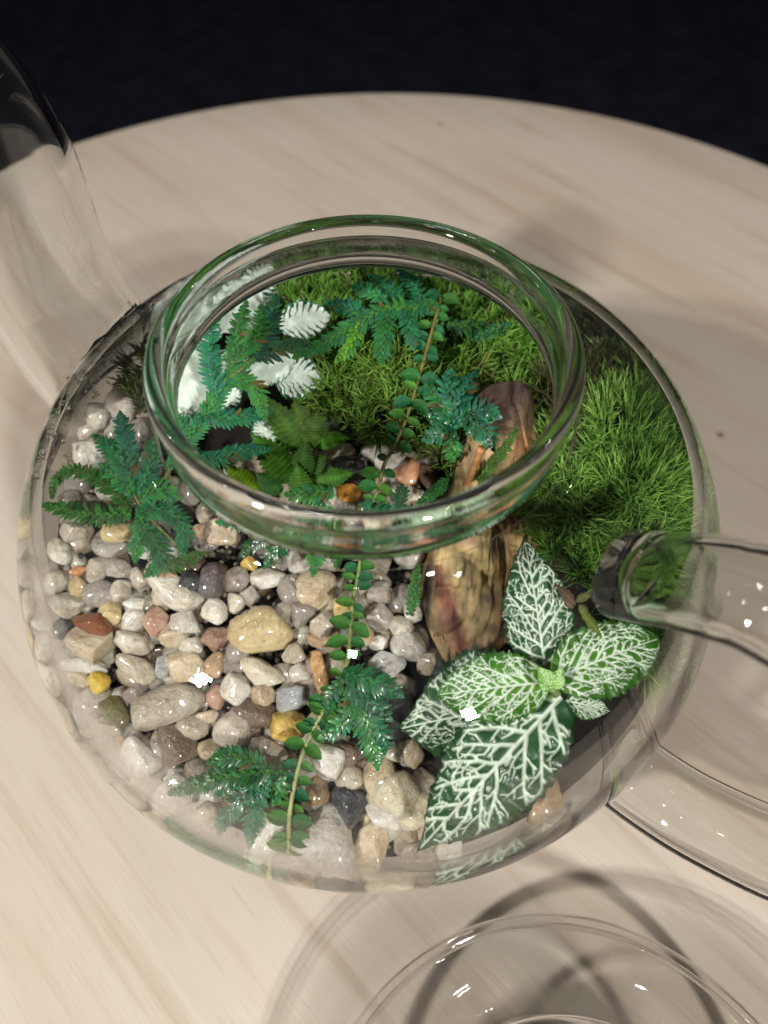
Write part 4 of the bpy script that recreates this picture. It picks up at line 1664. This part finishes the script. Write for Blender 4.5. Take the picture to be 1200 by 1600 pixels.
WH = (.60, .69, .56)
np1 = plant("nerve_plant", "large white-veined nerve plant at the front right under the handle", "plant")
DG = (.014, .070, .020)
nerve_leaf(np1, (878, 1088, 2.15), (652, 1330, 1.1), 152, DG, WH, 11, 9, 50, .85, .64, gap=.013, roll=.05, arch=.16, nu=150, nv=110, label="largest dark green leaf with open white veins, tip on the front glass")
nerve_leaf(np1, (842, 1100, 1.25), (622, 1140, .62), 200, DG, WH, 12, 9, 50, .85, .72, gap=.014, roll=-.1, arch=.12, nu=110, nv=90, label="dark veined leaf lowest at the left, beneath the others")
nerve_leaf(np1, (850, 1040, 2.0), (816, 836, 2.3), 112, DG, WH, 13, 9, 50, .8, .66, gap=.016, roll=-.15, arch=.12, nu=110, nv=80, label="dark veined leaf standing up against the ochre stone")
nerve_leaf(np1, (860, 1066, 2.35), (684, 1086, 2.0), 108, (.030, .125, .014), WH, 14, 10, 50, .85, .74, gap=.018, blunt=True, roll=.05, arch=.12, nu=120, nv=84, mid=(.085, .26, .012), label="bright green leaf with dense white veins reaching left")
nerve_leaf(np1, (862, 1064, 2.4), (1030, 998, 2.3), 118, (.028, .11, .014), WH, 15, 10, 50, .85, .74, gap=.018, blunt=True, roll=.05, arch=.12, nu=120, nv=84, mid=(.07, .22, .012), label="bright green leaf with dense white veins reaching right under the handle")
nerve_leaf(np1, (884, 1095, 2.1), (954, 1112, 1.9), 46, (.03, .10, .018), WH, 16, 7, 50, .9, 1.2, nu=60, nv=44, label="small pale veined leaf at the lower right")
nerve_leaf(np1, (862, 1076, 2.55), (838, 1040, 2.75), 34, (.13, .34, .02), (.62, .80, .45), 17, 6, 50, .8, .8, arch=.2, fold=.5, nu=50, nv=36, label="tiny folded lime leaf at the growing tip")
nerve_leaf(np1, (864, 1074, 2.55), (880, 1042, 2.75), 28, (.14, .36, .02), (.62, .80, .45), 18, 6, 50, .8, .8, arch=.2, fold=.5, nu=50, nv=36, label="second tiny lime leaf at the growing tip")
stem(np1, [(862, 1075, 2.4), (870, 1085, 2.0), (875, 1110, 1.2), (872, 1140, .1)], .07, .09, (.20, .30, .08))
stem(np1, [(868, 1078, 2.2), (840, 1112, 1.95), (800, 1160, 1.75)], .055, .03, (.22, .32, .10), name="leaf_stalk")
np2 = plant("nerve_plant", "nerve plant with almost white leaves behind the left spikemoss in the opening", "plant")
WW = (.64, .73, .64)
for i, (b, t, w, g, vw, dens, core) in enumerate([
    ((350, 552, 1.2), (252, 655, 1.1), 96, (.50, .61, .50), 1.0, .8, .80),
    ((352, 462, 1.2), (272, 560, 1.2), 78, (.48, .60, .48), 1.0, .8, .75),
    ((346, 520, 1.4), (402, 448, 1.4), 70, (.30, .42, .30), 1.0, .8, .65),
    ((382, 474, 1.2), (424, 428, 1.2), 50, (.012, .055, .02), 1.3, .6, .05),
    ((436, 512, 1.5), (516, 492, 1.4), 66, (.018, .08, .028), 1.5, .6, .10),
    ((458, 552, 1.5), (372, 598, 1.4), 66, (.30, .42, .30), 1.0, .8, .65),
    ((428, 586, 1.3), (502, 592, 1.2), 80, (.018, .08, .028), 1.5, .6, .12),
    ((370, 545, 1.5), (343, 606, 1.4), 50, (.010, .045, .018), 1.2, .6, .05),
    ((325, 642, 1.2), (380, 610, 1.3), 46, (.012, .05, .02), 1.5, .6, .05),
    ((400, 500, 1.5), (384, 545, 1.5), 42, (.012, .05, .02), 1.5, .6, .05),
    ((430, 690, .7), (400, 655, .8), 52, (.03, .08, .02), 1.0, .6, .05),
    ((312, 492, 1.1), (346, 452, 1.2), 48, (.02, .08, .03), 1.5, .6, .05)]):
    nerve_leaf(np2, b, t, w, g, WW, 30 + i, 6, 48, dens, vw, gap=.022, blunt=True, core=core, margin=(.022, .11, .034), arch=.12, nu=90, nv=64)
stem(np2, [(400, 540, 1.3), (390, 580, .9), (392, 620, .2)], .06, .08, (.16, .22, .07))
# withered brown sprig by the handle joint
ws = plant("withered_sprig", "withered brown and olive sprig on the nerve plant beside the upper handle joint", "plant")
for i, (b, t, w, c) in enumerate([
    ((900, 945, 2.7), (868, 912, 2.7), 20, (.10, .065, .045)),
    ((905, 948, 2.7), (942, 998, 2.6), 18, (.12, .15, .02)),
    ((900, 940, 2.7), (925, 925, 2.8), 16, (.10, .10, .03)),
    ((896, 950, 2.7), (880, 935, 2.7), 16, (.12, .08, .05)),
    ((905, 945, 2.7), (920, 960, 2.7), 14, (.10, .12, .03))]):
    serrated_leaf(ws, b, t, w, c, 300 + i, teeth=5)
rt = plant("twig", "thin orange-brown twig lying along the left flank of the ochre stone", "twig")
stem(rt, [(752, 700, 2.2), (735, 745, 1.5), (718, 772, 1.0), (706, 790, .6)], .07, .045, (.34, .16, .06), name="wood")

# ------------------------------------------------------------------ water beads inside the glass near the spout
vs, fs = [], []
PV, PF = ico(2)
for i in range(70):
    az = math.radians(rnd.uniform(142, 185))
    z = rnd.uniform(7.0, 9.4)
    r0 = wall_r(z) - 0.17
    c = np.array([r0 * math.cos(az), r0 * math.sin(az), z])
    s = rnd.choice([.03, .035, .045, .06])
    o = len(vs)
    vs += list(PV * s + c)
    fs += [tuple(o + k for k in f) for f in PF]
wb = mesh("water_droplets", vs, fs, M_GLASS)
tag(wb, "tiny water beads on the inside of the glass near the spout", kind="stuff")

# lamp light focused by the solid glass parts onto the table top
for o in bpy.data.objects:
    if o.type == 'LIGHT':
        o.data.cycles.is_caustics_light = True
    elif o.name in ("handle", "spout", "rim", "rim_bead", "inner_bead"):
        o.cycles.is_caustics_caster = True
    elif o.name == "table_top":
        o.cycles.is_caustics_receiver = True
bpy.context.view_layer.update()
